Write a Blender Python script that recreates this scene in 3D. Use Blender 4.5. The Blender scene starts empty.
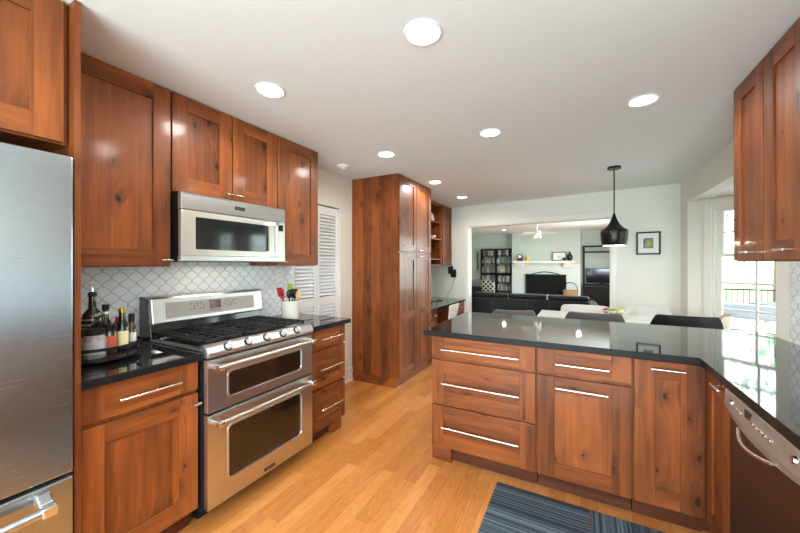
import bpy, bmesh, math, random
from mathutils import Vector, Matrix
random.seed(7)
R = math.radians
sc = bpy.context.scene
COL = sc.collection
PI = math.pi

# ------------------------------------------------------------------ camera
cd = bpy.data.cameras.new('camera')
cam = bpy.data.objects.new('camera', cd)
COL.objects.link(cam)
cam.location = (0, 0, 1.372)
cam.rotation_euler = (R(90), 0, R(28.34))
cd.sensor_width = 36
cd.lens = 335.72 / 800 * 36
cd.shift_y = -2.75 / 800
cd.clip_start = .02
cd.clip_end = 200
sc.camera = cam

# ------------------------------------------------------------------ world, sun, exposure
world = bpy.data.worlds.new('sky')
sc.world = world
world.use_nodes = True
wn = world.node_tree
bg = wn.nodes['Background']
bg.inputs[0].default_value = (.86, .95, 1, 1)
bg.inputs[1].default_value = 8.0
sc.view_settings.view_transform = 'Standard'
sc.view_settings.look = 'None'
sc.view_settings.gamma = 1
sc.view_settings.exposure = 0.15
sc.view_settings.use_curve_mapping = False


def light(kind, name, loc, energy, color=(1, 1, 1), rot=(0, 0, 0), **kw):
    l = bpy.data.lights.new(name, kind)
    l.energy = energy
    l.color = color
    for k, v in kw.items():
        setattr(l, k, v)
    o = bpy.data.objects.new(name, l)
    COL.objects.link(o)
    o.location = loc
    o.rotation_euler = rot
    return o


light('SUN', 'sun', (0, 0, 20), 6.0, (1, .96, .88), (R(48), R(12), R(-150)), angle=R(2))
# fill lamps added behind the camera and in the family room, plus sink daylight
light('AREA', 'fill_back', (-.3, -2.3, 1.15), 185, (.74, .88, 1), (R(134), 0, 0), shape='RECTANGLE', size=2.6, size_y=1.9)  # unseen fill lamp, added and tilted up to bounce off the ceiling
light('AREA', 'daylight_sink', (1.02, -.75, 1.6), 8, (.9, .97, 1), (0, R(90), 0), shape='RECTANGLE', size=1.0, size_y=1.2)
light('AREA', 'fill_family', (1.34, 8.95, 1.33), 120, (.86, 1, .98), (0, R(80), 0), shape='RECTANGLE', size=1.7, size_y=3.2)  # fill lamp added to brighten the family room from an unseen side

# ------------------------------------------------------------------ materials
MATS = {}


def nmat(name):
    m = bpy.data.materials.new(name)
    m.use_nodes = True
    nt = m.node_tree
    return m, nt, nt.nodes['Principled BSDF'], nt.nodes, nt.links


def plain(name, col, rough=.5, metal=0, coat=0, noise=0, nscale=40, bump=0, emit=None, estr=0, trans=0, ior=1.45, aniso=0):
    m, nt, b, N, L = nmat(name)
    b.inputs['Base Color'].default_value = (*col, 1)
    b.inputs['Roughness'].default_value = rough
    b.inputs['Metallic'].default_value = metal
    b.inputs['Coat Weight'].default_value = coat
    b.inputs['Coat Roughness'].default_value = .08
    b.inputs['IOR'].default_value = ior
    if sum(col) < .1 and rough > .3:
        b.inputs['Specular IOR Level'].default_value = .22
    b.inputs['Transmission Weight'].default_value = trans
    if emit:
        b.inputs['Emission Color'].default_value = (*emit, 1)
        b.inputs['Emission Strength'].default_value = estr
    tc = N.new('ShaderNodeTexCoord')
    t = N.new('ShaderNodeTexNoise')
    t.inputs['Scale'].default_value = nscale
    t.inputs['Detail'].default_value = 3
    L.new(tc.outputs['Object'], t.inputs['Vector'])
    if noise:
        mx = N.new('ShaderNodeMix')
        mx.data_type = 'RGBA'
        mx.inputs[6].default_value = (*[c * (1 - noise) for c in col], 1)
        mx.inputs[7].default_value = (*[min(1, c * (1 + noise)) for c in col], 1)
        L.new(t.outputs[0], mx.inputs[0])
        L.new(mx.outputs[2], b.inputs['Base Color'])
    if bump:
        bp = N.new('ShaderNodeBump')
        bp.inputs['Strength'].default_value = bump
        bp.inputs['Distance'].default_value = .002
        L.new(t.outputs[0], bp.inputs['Height'])
        L.new(bp.outputs[0], b.inputs['Normal'])
    MATS[name] = m
    return m


def mth(N, L, op, a, b=None, c=None):
    n = N.new('ShaderNodeMath')
    n.operation = op
    for i, v in enumerate((a, b, c)):
        if v is None:
            continue
        if isinstance(v, (int, float)):
            n.inputs[i].default_value = v
        else:
            L.new(v, n.inputs[i])
    return n.outputs[0]


def comb(N, L, x, y, z):
    n = N.new('ShaderNodeCombineXYZ')
    for i, v in enumerate((x, y, z)):
        if isinstance(v, (int, float)):
            n.inputs[i].default_value = v
        else:
            L.new(v, n.inputs[i])
    return n.outputs[0]


def ramp(N, L, fac, stops):
    n = N.new('ShaderNodeValToRGB')
    e = n.color_ramp.elements
    while len(e) < len(stops):
        e.new(.5)
    for i, (p, c) in enumerate(stops):
        e[i].position = p
        e[i].color = (*c, 1)
    L.new(fac, n.inputs[0])
    return n.outputs[0]


def mixc(N, L, fac, a, b, mode='MIX'):
    n = N.new('ShaderNodeMix')
    n.data_type = 'RGBA'
    n.blend_type = mode
    for i, v in ((0, fac), (6, a), (7, b)):
        if isinstance(v, (int, float)):
            n.inputs[i].default_value = v
        elif isinstance(v, tuple):
            n.inputs[i].default_value = (*v, 1)
        else:
            L.new(v, n.inputs[i])
    return n.outputs[2]


def wood(name, axis, light_c=(.365, .099, .019), dark_c=(.080, .019, .005), knots=True, board=.1, rough=.46, coat=.22):
    """knotty alder: axis is the grain axis (0 x, 2 z) of the part's own space"""
    m, nt, b, N, L = nmat(name)
    tc = N.new('ShaderNodeTexCoord')
    oi = N.new('ShaderNodeObjectInfo')
    sp = N.new('ShaderNodeSeparateXYZ')
    L.new(tc.outputs['Object'], sp.inputs[0])
    off = mth(N, L, 'MULTIPLY', oi.outputs['Random'], 37.0)
    c = [sp.outputs[i] for i in range(3)]
    g = c[axis]
    a1 = c[2] if axis == 0 else c[0]        # across, in the face
    a2 = c[1]
    if axis == 1:
        a1, a2 = c[0], c[2]
    # boards glued side by side
    bd = mth(N, L, 'FLOOR', mth(N, L, 'DIVIDE', mth(N, L, 'ADD', a1, mth(N, L, 'MULTIPLY', a2, 1.0)), board))
    wnz = N.new('ShaderNodeTexWhiteNoise')
    wnz.noise_dimensions = '2D'
    L.new(comb(N, L, bd, off, 0), wnz.inputs['Vector'])
    boff = mth(N, L, 'ADD', off, mth(N, L, 'MULTIPLY', wnz.outputs[0], 9.0))
    # knots
    kv = N.new('ShaderNodeTexVoronoi')
    kv.inputs['Scale'].default_value = 1
    kv.voronoi_dimensions = '2D'
    wz = N.new('ShaderNodeTexNoise')
    wz.inputs['Scale'].default_value = 34
    wz.inputs['Detail'].default_value = 2
    L.new(tc.outputs['Object'], wz.inputs['Vector'])
    wv_ = mth(N, L, 'MULTIPLY_ADD', wz.outputs[0], .16, -.08)
    L.new(comb(N, L, mth(N, L, 'ADD', mth(N, L, 'ADD', mth(N, L, 'MULTIPLY', a1, 7.5), mth(N, L, 'MULTIPLY', a2, 7.5)), wv_), mth(N, L, 'ADD', mth(N, L, 'SUBTRACT', mth(N, L, 'MULTIPLY', g, 4.0), wv_), off), 0), kv.inputs['Vector'])
    sc3 = N.new('ShaderNodeSeparateColor')
    L.new(kv.outputs['Color'], sc3.inputs[0])
    sel = mth(N, L, 'GREATER_THAN', sc3.outputs[0], .55)
    size = mth(N, L, 'MULTIPLY_ADD', mth(N, L, 'POWER', sc3.outputs[1], 2.0), .10, .022)
    kd = mth(N, L, 'DIVIDE', kv.outputs['Distance'], size)
    kfall = mth(N, L, 'MULTIPLY', mth(N, L, 'POWER', 2.718, mth(N, L, 'MULTIPLY', kd, -.45)), sel)
    # grain
    n1 = N.new('ShaderNodeTexNoise')
    n1.inputs['Scale'].default_value = 1
    n1.inputs['Detail'].default_value = 5
    n1.inputs['Roughness'].default_value = .6
    L.new(comb(N, L, mth(N, L, 'ADD', mth(N, L, 'MULTIPLY', a1, 26), mth(N, L, 'MULTIPLY', kfall, 3.0)), mth(N, L, 'ADD', mth(N, L, 'MULTIPLY', g, 1.6), boff), mth(N, L, 'MULTIPLY', a2, 26)), n1.inputs['Vector'])
    n2 = N.new('ShaderNodeTexNoise')
    n2.inputs['Scale'].default_value = 1
    n2.inputs['Detail'].default_value = 4
    L.new(comb(N, L, mth(N, L, 'MULTIPLY', a1, 160), mth(N, L, 'ADD', mth(N, L, 'MULTIPLY', g, 6), boff), mth(N, L, 'MULTIPLY', a2, 160)), n2.inputs['Vector'])
    n3 = N.new('ShaderNodeTexNoise')
    n3.inputs['Scale'].default_value = 1
    n3.inputs['Detail'].default_value = 2
    L.new(comb(N, L, mth(N, L, 'MULTIPLY', a1, 5), mth(N, L, 'ADD', mth(N, L, 'MULTIPLY', g, 2.5), boff), mth(N, L, 'MULTIPLY', a2, 5)), n3.inputs['Vector'])
    f = mth(N, L, 'ADD', mth(N, L, 'MULTIPLY', n1.outputs[0], .55), mth(N, L, 'MULTIPLY', n2.outputs[0], .2))
    f = mth(N, L, 'ADD', f, mth(N, L, 'MULTIPLY', n3.outputs[0], .3))
    f = mth(N, L, 'ADD', f, mth(N, L, 'MULTIPLY_ADD', wnz.outputs[0], .19, -.095))
    f = mth(N, L, 'ADD', f, mth(N, L, 'MULTIPLY_ADD', oi.outputs['Random'], .08, -.04))
    mid = tuple((x * .45 + y * .55) for x, y in zip(light_c, dark_c))
    col = ramp(N, L, f, [(.3, dark_c), (.52, mid), (.74, light_c)])
    if knots:
        halo = mth(N, L, 'MULTIPLY', kfall, .75)
        col = mixc(N, L, mth(N, L, 'MINIMUM', halo, 1.0), col, tuple(x * .4 for x in dark_c))
        core = mth(N, L, 'MULTIPLY', mth(N, L, 'LESS_THAN', mth(N, L, 'ADD', kd, mth(N, L, 'MULTIPLY_ADD', n2.outputs[0], 1.6, -.8)), .8), sel)
        col = mixc(N, L, mth(N, L, 'MULTIPLY', core, .92), col, (.014, .008, .006))
    L.new(col, b.inputs['Base Color'])
    b.inputs['Roughness'].default_value = rough
    b.inputs['Coat Weight'].default_value = coat
    b.inputs['Coat Roughness'].default_value = .13
    b.inputs['Specular IOR Level'].default_value = .3
    bp = N.new('ShaderNodeBump')
    bp.inputs['Strength'].default_value = .08
    bp.inputs['Distance'].default_value = .002
    L.new(n2.outputs[0], bp.inputs['Height'])
    L.new(bp.outputs[0], b.inputs['Normal'])
    MATS[name] = m
    return m


WV = wood('alder_vertical', 2)
WH = wood('alder_horizontal', 0)
WP = wood('alder_panel', 2, board=.115)
WY = wood('alder_depth', 1)


def floor_mat():
    m, nt, b, N, L = nmat('oak_floor')
    tc = N.new('ShaderNodeTexCoord')
    sp = N.new('ShaderNodeSeparateXYZ')
    L.new(tc.outputs['Object'], sp.inputs[0])
    X, Y = sp.outputs[0], sp.outputs[1]
    px = mth(N, L, 'DIVIDE', X, .083)
    ci = mth(N, L, 'FLOOR', px)
    cf = mth(N, L, 'SUBTRACT', px, ci)
    w1 = N.new('ShaderNodeTexWhiteNoise')
    w1.noise_dimensions = '1D'
    L.new(ci, w1.inputs['W'])
    py = mth(N, L, 'ADD', mth(N, L, 'DIVIDE', Y, .95), mth(N, L, 'MULTIPLY', w1.outputs[0], 7.3))
    ri = mth(N, L, 'FLOOR', py)
    rf = mth(N, L, 'SUBTRACT', py, ri)
    w2 = N.new('ShaderNodeTexWhiteNoise')
    w2.noise_dimensions = '2D'
    L.new(comb(N, L, ci, ri, 0), w2.inputs['Vector'])
    tone = w2.outputs[0]
    # cathedral grain
    n0 = N.new('ShaderNodeTexNoise')
    n0.inputs['Scale'].default_value = 1
    n0.inputs['Detail'].default_value = 2
    L.new(comb(N, L, mth(N, L, 'MULTIPLY', X, 9), mth(N, L, 'ADD', mth(N, L, 'MULTIPLY', Y, 1.4), mth(N, L, 'MULTIPLY', tone, 50)), 0), n0.inputs['Vector'])
    wv = mth(N, L, 'FRACT', mth(N, L, 'MULTIPLY', n0.outputs[0], 14))
    rings = mth(N, L, 'POWER', mth(N, L, 'ABSOLUTE', mth(N, L, 'MULTIPLY_ADD', wv, 2, -1)), 3)
    n1 = N.new('ShaderNodeTexNoise')
    n1.inputs['Scale'].default_value = 1
    n1.inputs['Detail'].default_value = 5
    L.new(comb(N, L, mth(N, L, 'MULTIPLY', X, 170), mth(N, L, 'ADD', mth(N, L, 'MULTIPLY', Y, 6), mth(N, L, 'MULTIPLY', tone, 30)), 0), n1.inputs['Vector'])
    f = mth(N, L, 'ADD', mth(N, L, 'MULTIPLY_ADD', tone, .36, .06), mth(N, L, 'MULTIPLY', n1.outputs[0], .46))
    f = mth(N, L, 'SUBTRACT', f, mth(N, L, 'MULTIPLY', rings, .16))
    col = ramp(N, L, f, [(.02, (.37, .12, .026)), (.32, (.55, .205, .046)), (.55, (.66, .27, .07)), (.85, (.77, .35, .108))])
    g1 = mth(N, L, 'LESS_THAN', mth(N, L, 'MINIMUM', cf, mth(N, L, 'SUBTRACT', 1, cf)), .011)
    g2 = mth(N, L, 'LESS_THAN', mth(N, L, 'MINIMUM', rf, mth(N, L, 'SUBTRACT', 1, rf)), .0011)
    gap = mth(N, L, 'MAXIMUM', g1, g2)
    col = mixc(N, L, mth(N, L, 'MULTIPLY', gap, .55), col, (.16, .06, .02))
    L.new(col, b.inputs['Base Color'])
    b.inputs['Roughness'].default_value = .3
    b.inputs['Coat Weight'].default_value = .22
    b.inputs['Coat Roughness'].default_value = .16
    bp = N.new('ShaderNodeBump')
    bp.inputs['Strength'].default_value = .2
    bp.inputs['Distance'].default_value = .001
    L.new(mth(N, L, 'SUBTRACT', n1.outputs[0], mth(N, L, 'MULTIPLY', gap, 2)), bp.inputs['Height'])
    L.new(bp.outputs[0], b.inputs['Normal'])
    return m


FLOOR = floor_mat()


def granite():
    m, nt, b, N, L = nmat('black_granite')
    tc = N.new('ShaderNodeTexCoord')
    v = N.new('ShaderNodeTexVoronoi')
    v.inputs['Scale'].default_value = 260
    L.new(tc.outputs['Object'], v.inputs['Vector'])
    sc3 = N.new('ShaderNodeSeparateColor')
    L.new(v.outputs['Color'], sc3.inputs[0])
    col = ramp(N, L, sc3.outputs[0], [(.0, (.006, .007, .007)), (.6, (.012, .014, .013)), (.9, (.02, .024, .022)), (1, (.045, .05, .046))])
    L.new(col, b.inputs['Base Color'])
    b.inputs['Roughness'].default_value = .045
    b.inputs['IOR'].default_value = 1.65
    b.inputs['Specular IOR Level'].default_value = .75
    return m


GRAN = granite()
GRANE = plain('granite_edge', (.010, .011, .011), .38, noise=.4, nscale=240)


def tile_mat(hx):
    """lantern tiles: hx = world axis that runs along the wall (0 x, 1 y)"""
    m, nt, b, N, L = nmat('lantern_tile_%d' % hx)
    g = N.new('ShaderNodeNewGeometry')
    sp = N.new('ShaderNodeSeparateXYZ')
    L.new(g.outputs['Position'], sp.inputs[0])
    u = mth(N, L, 'DIVIDE', sp.outputs[hx], .083)
    v = mth(N, L, 'DIVIDE', mth(N, L, 'ADD', sp.outputs[2], .02), .082)
    p = mth(N, L, 'ADD', u, v)
    q = mth(N, L, 'SUBTRACT', u, v)
    TWO = 2 * PI
    pp = mth(N, L, 'ADD', p, mth(N, L, 'MULTIPLY', mth(N, L, 'SINE', mth(N, L, 'MULTIPLY', q, TWO)), .05))
    qq = mth(N, L, 'ADD', q, mth(N, L, 'MULTIPLY', mth(N, L, 'SINE', mth(N, L, 'MULTIPLY', p, TWO)), .05))

    def edge(x):
        fr = mth(N, L, 'FRACT', x)
        return mth(N, L, 'MINIMUM', fr, mth(N, L, 'SUBTRACT', 1, fr))
    e = mth(N, L, 'MINIMUM', edge(pp), edge(qq))
    mr = N.new('ShaderNodeMapRange')
    mr.inputs['From Min'].default_value = .02
    mr.inputs['From Max'].default_value = .045
    L.new(e, mr.inputs['Value'])
    w = N.new('ShaderNodeTexWhiteNoise')
    w.noise_dimensions = '2D'
    L.new(comb(N, L, mth(N, L, 'FLOOR', pp), mth(N, L, 'FLOOR', qq), 0), w.inputs['Vector'])
    tilec = ramp(N, L, w.outputs[0], [(0, (.76, .80, .83)), (1, (.84, .87, .89))])
    col = mixc(N, L, mr.outputs[0], (.42, .44, .43), tilec)
    L.new(col, b.inputs['Base Color'])
    b.inputs['Roughness'].default_value = .12
    mr2 = N.new('ShaderNodeMapRange')
    mr2.inputs['From Min'].default_value = .01
    mr2.inputs['From Max'].default_value = .12
    L.new(e, mr2.inputs['Value'])
    tilt = mth(N, L, 'MULTIPLY', mth(N, L, 'SINE', mth(N, L, 'MULTIPLY', w.outputs[0], 40)), mth(N, L, 'FRACT', pp))
    bp = N.new('ShaderNodeBump')
    bp.inputs['Strength'].default_value = .5
    bp.inputs['Distance'].default_value = .003
    L.new(mth(N, L, 'ADD', mth(N, L, 'SMOOTH_MIN', mr2.outputs[0], .9, .3), mth(N, L, 'MULTIPLY', tilt, .3)), bp.inputs['Height'])
    L.new(bp.outputs[0], b.inputs['Normal'])
    return m


TILE = tile_mat(1)


def steel(name, col=(.62, .62, .61), rough=.28, axis=0, streak=.02):
    m, nt, b, N, L = nmat(name)
    tc = N.new('ShaderNodeTexCoord')
    mp = N.new('ShaderNodeMapping')
    s = [900, 900, 900]
    s[axis] = 6
    mp.inputs['Scale'].default_value = s
    L.new(tc.outputs['Object'], mp.inputs[0])
    t = N.new('ShaderNodeTexNoise')
    t.inputs['Scale'].default_value = 1
    t.inputs['Detail'].default_value = 2
    L.new(mp.outputs[0], t.inputs['Vector'])
    r = mth(N, L, 'MULTIPLY_ADD', t.outputs[0], streak, rough - streak / 2)
    L.new(r, b.inputs['Roughness'])
    b.inputs['Base Color'].default_value = (*col, 1)
    b.inputs['Metallic'].default_value = 1
    b.inputs['Anisotropic'].default_value = .8
    bp = N.new('ShaderNodeBump')
    bp.inputs['Strength'].default_value = .003
    bp.inputs['Distance'].default_value = .001
    L.new(t.outputs[0], bp.inputs['Height'])
    L.new(bp.outputs[0], b.inputs['Normal'])
    return m


STEEL = steel('brushed_steel')
STEELF = steel('fridge_steel', (.40, .44, .46), .27)
NICKEL = plain('nickel_pull', (.86, .84, .8), .22, 1)
CHROME = plain('chrome', (.8, .82, .84), .1, 1)
WALLM = plain('wall_paint', (.78, .79, .73), .7, noise=.015, nscale=3)
CREAM = plain('cream_wall_paint', (.80, .77, .68), .7, noise=.015, nscale=3)
FAMW = plain('family_wall_paint', (.56, .64, .61), .7, noise=.02, nscale=3)
CEIL = plain('ceiling_paint', (.80, .86, .91), .85, noise=.01, nscale=2)
TRIM = plain('trim_paint', (.80, .79, .73), .35, noise=.01)
LOUV = plain('louvre_paint', (.84, .87, .90), .4, noise=.01)
WHITE = plain('white_paint', (.82, .82, .8), .35, noise=.01)
BRICKW = plain('painted_brick', (.72, .77, .76), .6, noise=.05, nscale=30, bump=.5)
BLACK = plain('black_plastic', (.012, .012, .013), .35, noise=.2)
BLACKG = plain('black_gloss', (.008, .009, .01), .08, coat=.6, noise=.1)
IRON = plain('cast_iron', (.018, .018, .019), .42, noise=.3, nscale=200, bump=.3)
OVENGL = plain('oven_glass', (.014, .011, .008), .04, coat=.8, noise=.1)
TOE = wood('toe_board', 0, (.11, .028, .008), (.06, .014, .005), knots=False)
DARKIN = plain('dark_gap', (.02, .011, .007), .7, noise=.2)
LEATHER = plain('black_leather', (.012, .012, .014), .36, noise=.3, nscale=120, bump=.4)
GREYSH = plain('grey_shell', (.16, .15, .16), .5, noise=.06, nscale=60)
DGREY = plain('dark_grey_shell', (.10, .10, .10), .45, noise=.06, nscale=60)
BLKSH = plain('black_shell', (.014, .013, .014), .45, noise=.2, nscale=60)
WHSH = plain('white_shell', (.80, .80, .77), .35, noise=.02)
BEISH = plain('beige_shell', (.66, .58, .47), .45, noise=.03)
TABLE = plain('white_laminate', (.82, .82, .79), .25, coat=.3, noise=.01)
CERAM = plain('ceramic', (.80, .77, .70), .15, coat=.5, noise=.02)
LEGW = plain('pale_leg_wood', (.48, .30, .15), .5, noise=.15, nscale=30)
PENDM = plain('pendant_black', (.018, .018, .017), .3, .6, noise=.3, nscale=90, bump=.2)
PENDI = plain('pendant_inner', (.75, .73, .66), .4, noise=.02)
LAMP = plain('lamp_lens', (1, 1, 1), .5, emit=(1, .93, .82), estr=22)
LAMPF = plain('lamp_lens_family', (1, 1, 1), .5, emit=(1, .97, .92), estr=8)
RED = plain('red_silicone', (.42, .02, .02), .35, noise=.1)
GREEN = plain('green_silicone', (.28, .42, .03), .35, noise=.1)
SPOONW = plain('spoon_wood', (.55, .33, .16), .55, noise=.15)
GOLD = plain('gold_cap', (.72, .52, .16), .25, 1, noise=.1)
LABELY = plain('cream_label', (.80, .68, .36), .6, noise=.08, nscale=90)
LABELW = plain('white_label', (.70, .70, .70), .6, noise=.06, nscale=90)
LABELR = plain('red_label', (.50, .10, .05), .6, noise=.2, nscale=80)
BOTG = plain('dark_bottle_glass', (.010, .010, .007), .05, coat=.7, noise=.2)
BROWNG = plain('brown_bottle_glass', (.05, .018, .007), .06, coat=.7, noise=.2)
JARG = plain('spice_jar_glass', (.30, .27, .25), .08, coat=.7, noise=.35, nscale=50)
SPICE = plain('spice_fill', (.10, .04, .02), .8, noise=.4, nscale=200)
PAPER = plain('print_white', (.82, .83, .80), .7, noise=.01)
GLASS = None


def glass_mat():
    m, nt, b, N, L = nmat('window_glass')
    out = N['Material Output']
    tr = N.new('ShaderNodeBsdfTransparent')
    tr.inputs[0].default_value = (.97, .99, .98, 1)
    gl = N.new('ShaderNodeBsdfGlossy')
    gl.inputs['Roughness'].default_value = .01
    fr = N.new('ShaderNodeFresnel')
    fr.inputs[0].default_value = 1.45
    mx = N.new('ShaderNodeMixShader')
    L.new(fr.outputs[0], mx.inputs[0])
    L.new(tr.outputs[0], mx.inputs[1])
    L.new(gl.outputs[0], mx.inputs[2])
    L.new(mx.outputs[0], out.inputs[0])
    return m


GLASS = glass_mat()


# ------------------------------------------------------------------ mesh builder
class MB:
    def __init__(s):
        s.bm = bmesh.new()

    def _n(s, faces, mi, smooth=False):
        for f in faces:
            f.material_index = mi
            f.smooth = smooth

    def box(s, x0, x1, y0, y1, z0, z1, mi=0, M=None):
        x0, x1 = min(x0, x1), max(x0, x1)
        y0, y1 = min(y0, y1), max(y0, y1)
        z0, z1 = min(z0, z1), max(z0, z1)
        c = [Vector((x, y, z)) for z in (z0, z1) for y in (y0, y1) for x in (x0, x1)]
        if M:
            c = [M @ v for v in c]
        v = [s.bm.verts.new(p) for p in c]
        fs = [s.bm.faces.new([v[i] for i in q]) for q in ((0, 2, 3, 1), (4, 5, 7, 6), (0, 1, 5, 4), (2, 6, 7, 3), (0, 4, 6, 2), (1, 3, 7, 5))]
        s._n(fs, mi)
        return s

    def ring(s, c, ax, r, seg, r2=None):
        ax = Vector(ax).normalized()
        t = Vector((0, 0, 1)) if abs(ax.z) < .9 else Vector((1, 0, 0))
        a = ax.cross(t).normalized()
        b = ax.cross(a).normalized()
        r2 = r if r2 is None else r2
        return [s.bm.verts.new(Vector(c) + a * (r * math.cos(2 * PI * k / seg)) + b * (r2 * math.sin(2 * PI * k / seg))) for k in range(seg)]

    def cyl(s, p0, p1, r0, r1=None, mi=0, seg=16, caps=True):
        r1 = r0 if r1 is None else r1
        ax = Vector(p1) - Vector(p0)
        A = s.ring(p0, ax, r0, seg)
        B = s.ring(p1, ax, r1, seg)
        fs = [s.bm.faces.new((A[k], A[(k + 1) % seg], B[(k + 1) % seg], B[k])) for k in range(seg)]
        s._n(fs, mi, True)
        if caps:
            s._n([s.bm.faces.new(A[::-1]), s.bm.faces.new(B)], mi)
        return s

    def lathe(s, prof, c=(0, 0, 0), mi=0, seg=28, close=True, flat=1.0):
        """prof: (radius, z) list"""
        rings = []
        for r, z in prof:
            rings.append([s.bm.verts.new((c[0] + r * math.cos(2 * PI * k / seg), c[1] + flat * r * math.sin(2 * PI * k / seg), c[2] + z)) for k in range(seg)])
        fs = []
        for A, B in zip(rings, rings[1:]):
            fs += [s.bm.faces.new((A[k], A[(k + 1) % seg], B[(k + 1) % seg], B[k])) for k in range(seg)]
        s._n(fs, mi, True)
        if close:
            s._n([s.bm.faces.new(rings[0][::-1]), s.bm.faces.new(rings[-1])], mi)
        return s

    def tube(s, pts, r, mi=0, seg=8, rs=None):
        pts = [Vector(p) for p in pts]
        rings = []
        prev = None
        for i, p in enumerate(pts):
            d = (pts[min(i + 1, len(pts) - 1)] - pts[max(i - 1, 0)]).normalized()
            if prev is None:
                t = Vector((0, 0, 1)) if abs(d.z) < .9 else Vector((1, 0, 0))
                a = d.cross(t).normalized()
            else:
                a = (prev - d * prev.dot(d)).normalized()
            prev = a
            b = d.cross(a)
            rr = rs[i] if rs else r
            rings.append([s.bm.verts.new(p + a * rr * math.cos(2 * PI * k / seg) + b * rr * math.sin(2 * PI * k / seg)) for k in range(seg)])
        fs = []
        for A, B in zip(rings, rings[1:]):
            fs += [s.bm.faces.new((A[k], A[(k + 1) % seg], B[(k + 1) % seg], B[k])) for k in range(seg)]
        s._n(fs, mi, True)
        s._n([s.bm.faces.new(rings[0][::-1]), s.bm.faces.new(rings[-1])], mi)
        return s

    def prism(s, pts, axis, a0, a1, mi=0, smooth=False):
        """extrude a 2-D outline along an axis; pts are the other two coordinates in order"""
        def mk(p, a):
            q = list(p)
            q.insert(axis, a)
            return s.bm.verts.new(q)
        A = [mk(p, a0) for p in pts]
        B = [mk(p, a1) for p in pts]
        n = len(pts)
        fs = [s.bm.faces.new((A[k], A[(k + 1) % n], B[(k + 1) % n], B[k])) for k in range(n)]
        s._n(fs, mi, smooth)
        s._n([s.bm.faces.new(A[::-1]), s.bm.faces.new(B)], mi)
        return s

    def quad(s, pts, mi=0):
        s._n([s.bm.faces.new([s.bm.verts.new(p) for p in pts])], mi)
        return s

    def ball(s, c, r, mi=0, sc3=(1, 1, 1), sub=2):
        g = bmesh.ops.create_icosphere(s.bm, subdivisions=sub, radius=r)
        for v in g['verts']:
            v.co = Vector((v.co.x * sc3[0], v.co.y * sc3[1], v.co.z * sc3[2])) + Vector(c)
        fs = {f for v in g['verts'] for f in v.link_faces}
        s._n(fs, mi, True)
        return s

    def build(s, name, mats, parent=None, bevel=0, loc=None, rot=None, solid=0, sub=0, seg=2):
        bmesh.ops.recalc_face_normals(s.bm, faces=s.bm.faces)
        for e in s.bm.edges:
            if len(e.link_faces) == 2 and e.calc_face_angle(0) > R(42):
                e.smooth = False
        me = bpy.data.meshes.new(name)
        s.bm.to_mesh(me)
        s.bm.free()
        if not isinstance(mats, (list, tuple)):
            mats = [mats]
        for m in mats:
            me.materials.append(m)
        o = bpy.data.objects.new(name, me)
        COL.objects.link(o)
        if parent:
            o.parent = parent
        if loc:
            o.location = loc
        if rot:
            o.rotation_euler = rot
        if solid:
            md = o.modifiers.new('solid', 'SOLIDIFY')
            md.thickness = solid
            md.offset = 0
        if sub:
            md = o.modifiers.new('sub', 'SUBSURF')
            md.levels = sub
            md.render_levels = sub
        if bevel:
            md = o.modifiers.new('bevel', 'BEVEL')
            md.width = bevel
            md.segments = seg
            md.limit_method = 'ANGLE'
            md.angle_limit = R(40)
        return o


def thing(name, label, cat, loc=(0, 0, 0), rz=0, group=None):
    o = bpy.data.objects.new(name, None)
    o.empty_display_size = .05
    COL.objects.link(o)
    o.location = loc
    o.rotation_euler = (0, 0, rz)
    o['label'] = label
    o['category'] = cat
    if group:
        o['group'] = group
    return o


def tag(o, label, cat, group=None, kind=None):
    o['label'] = label
    o['category'] = cat
    if group:
        o['group'] = group
    if kind:
        o['kind'] = kind
    return o


def struct(o):
    o['kind'] = 'structure'
    return o


def copy_tree(o, parent=None):
    c = o.copy()
    COL.objects.link(c)
    if parent:
        c.parent = parent
    for ch in list(o.children):
        copy_tree(ch, c)
    return c


def text_mesh(name, s, size, mat, parent, loc, rot, depth=.0006):
    cu = bpy.data.curves.new(name, 'FONT')
    cu.body = s
    cu.size = size
    cu.align_x = 'CENTER'
    cu.align_y = 'CENTER'
    cu.extrude = depth
    t = bpy.data.objects.new('tmp', cu)
    COL.objects.link(t)
    dg = bpy.context.evaluated_depsgraph_get()
    me = bpy.data.meshes.new_from_object(t.evaluated_get(dg))
    bpy.data.objects.remove(t)
    me.materials.clear()
    me.materials.append(mat)
    o = bpy.data.objects.new(name, me)
    COL.objects.link(o)
    o.parent = parent
    o.location = loc
    o.rotation_euler = rot
    return o

# ================================================================== THE SHELL
CE = 2.37
XW, XR = -2.395, 1.085
YB = -2.6


def sbox(name, b, mat, parent=None, loc=None, rz=0, bevel=0):
    mb = MB()
    for q in b:
        mb.box(*q)
    o = mb.build(name, mat, parent, bevel=bevel, loc=loc, rot=(0, 0, rz))
    return struct(o)


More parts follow.
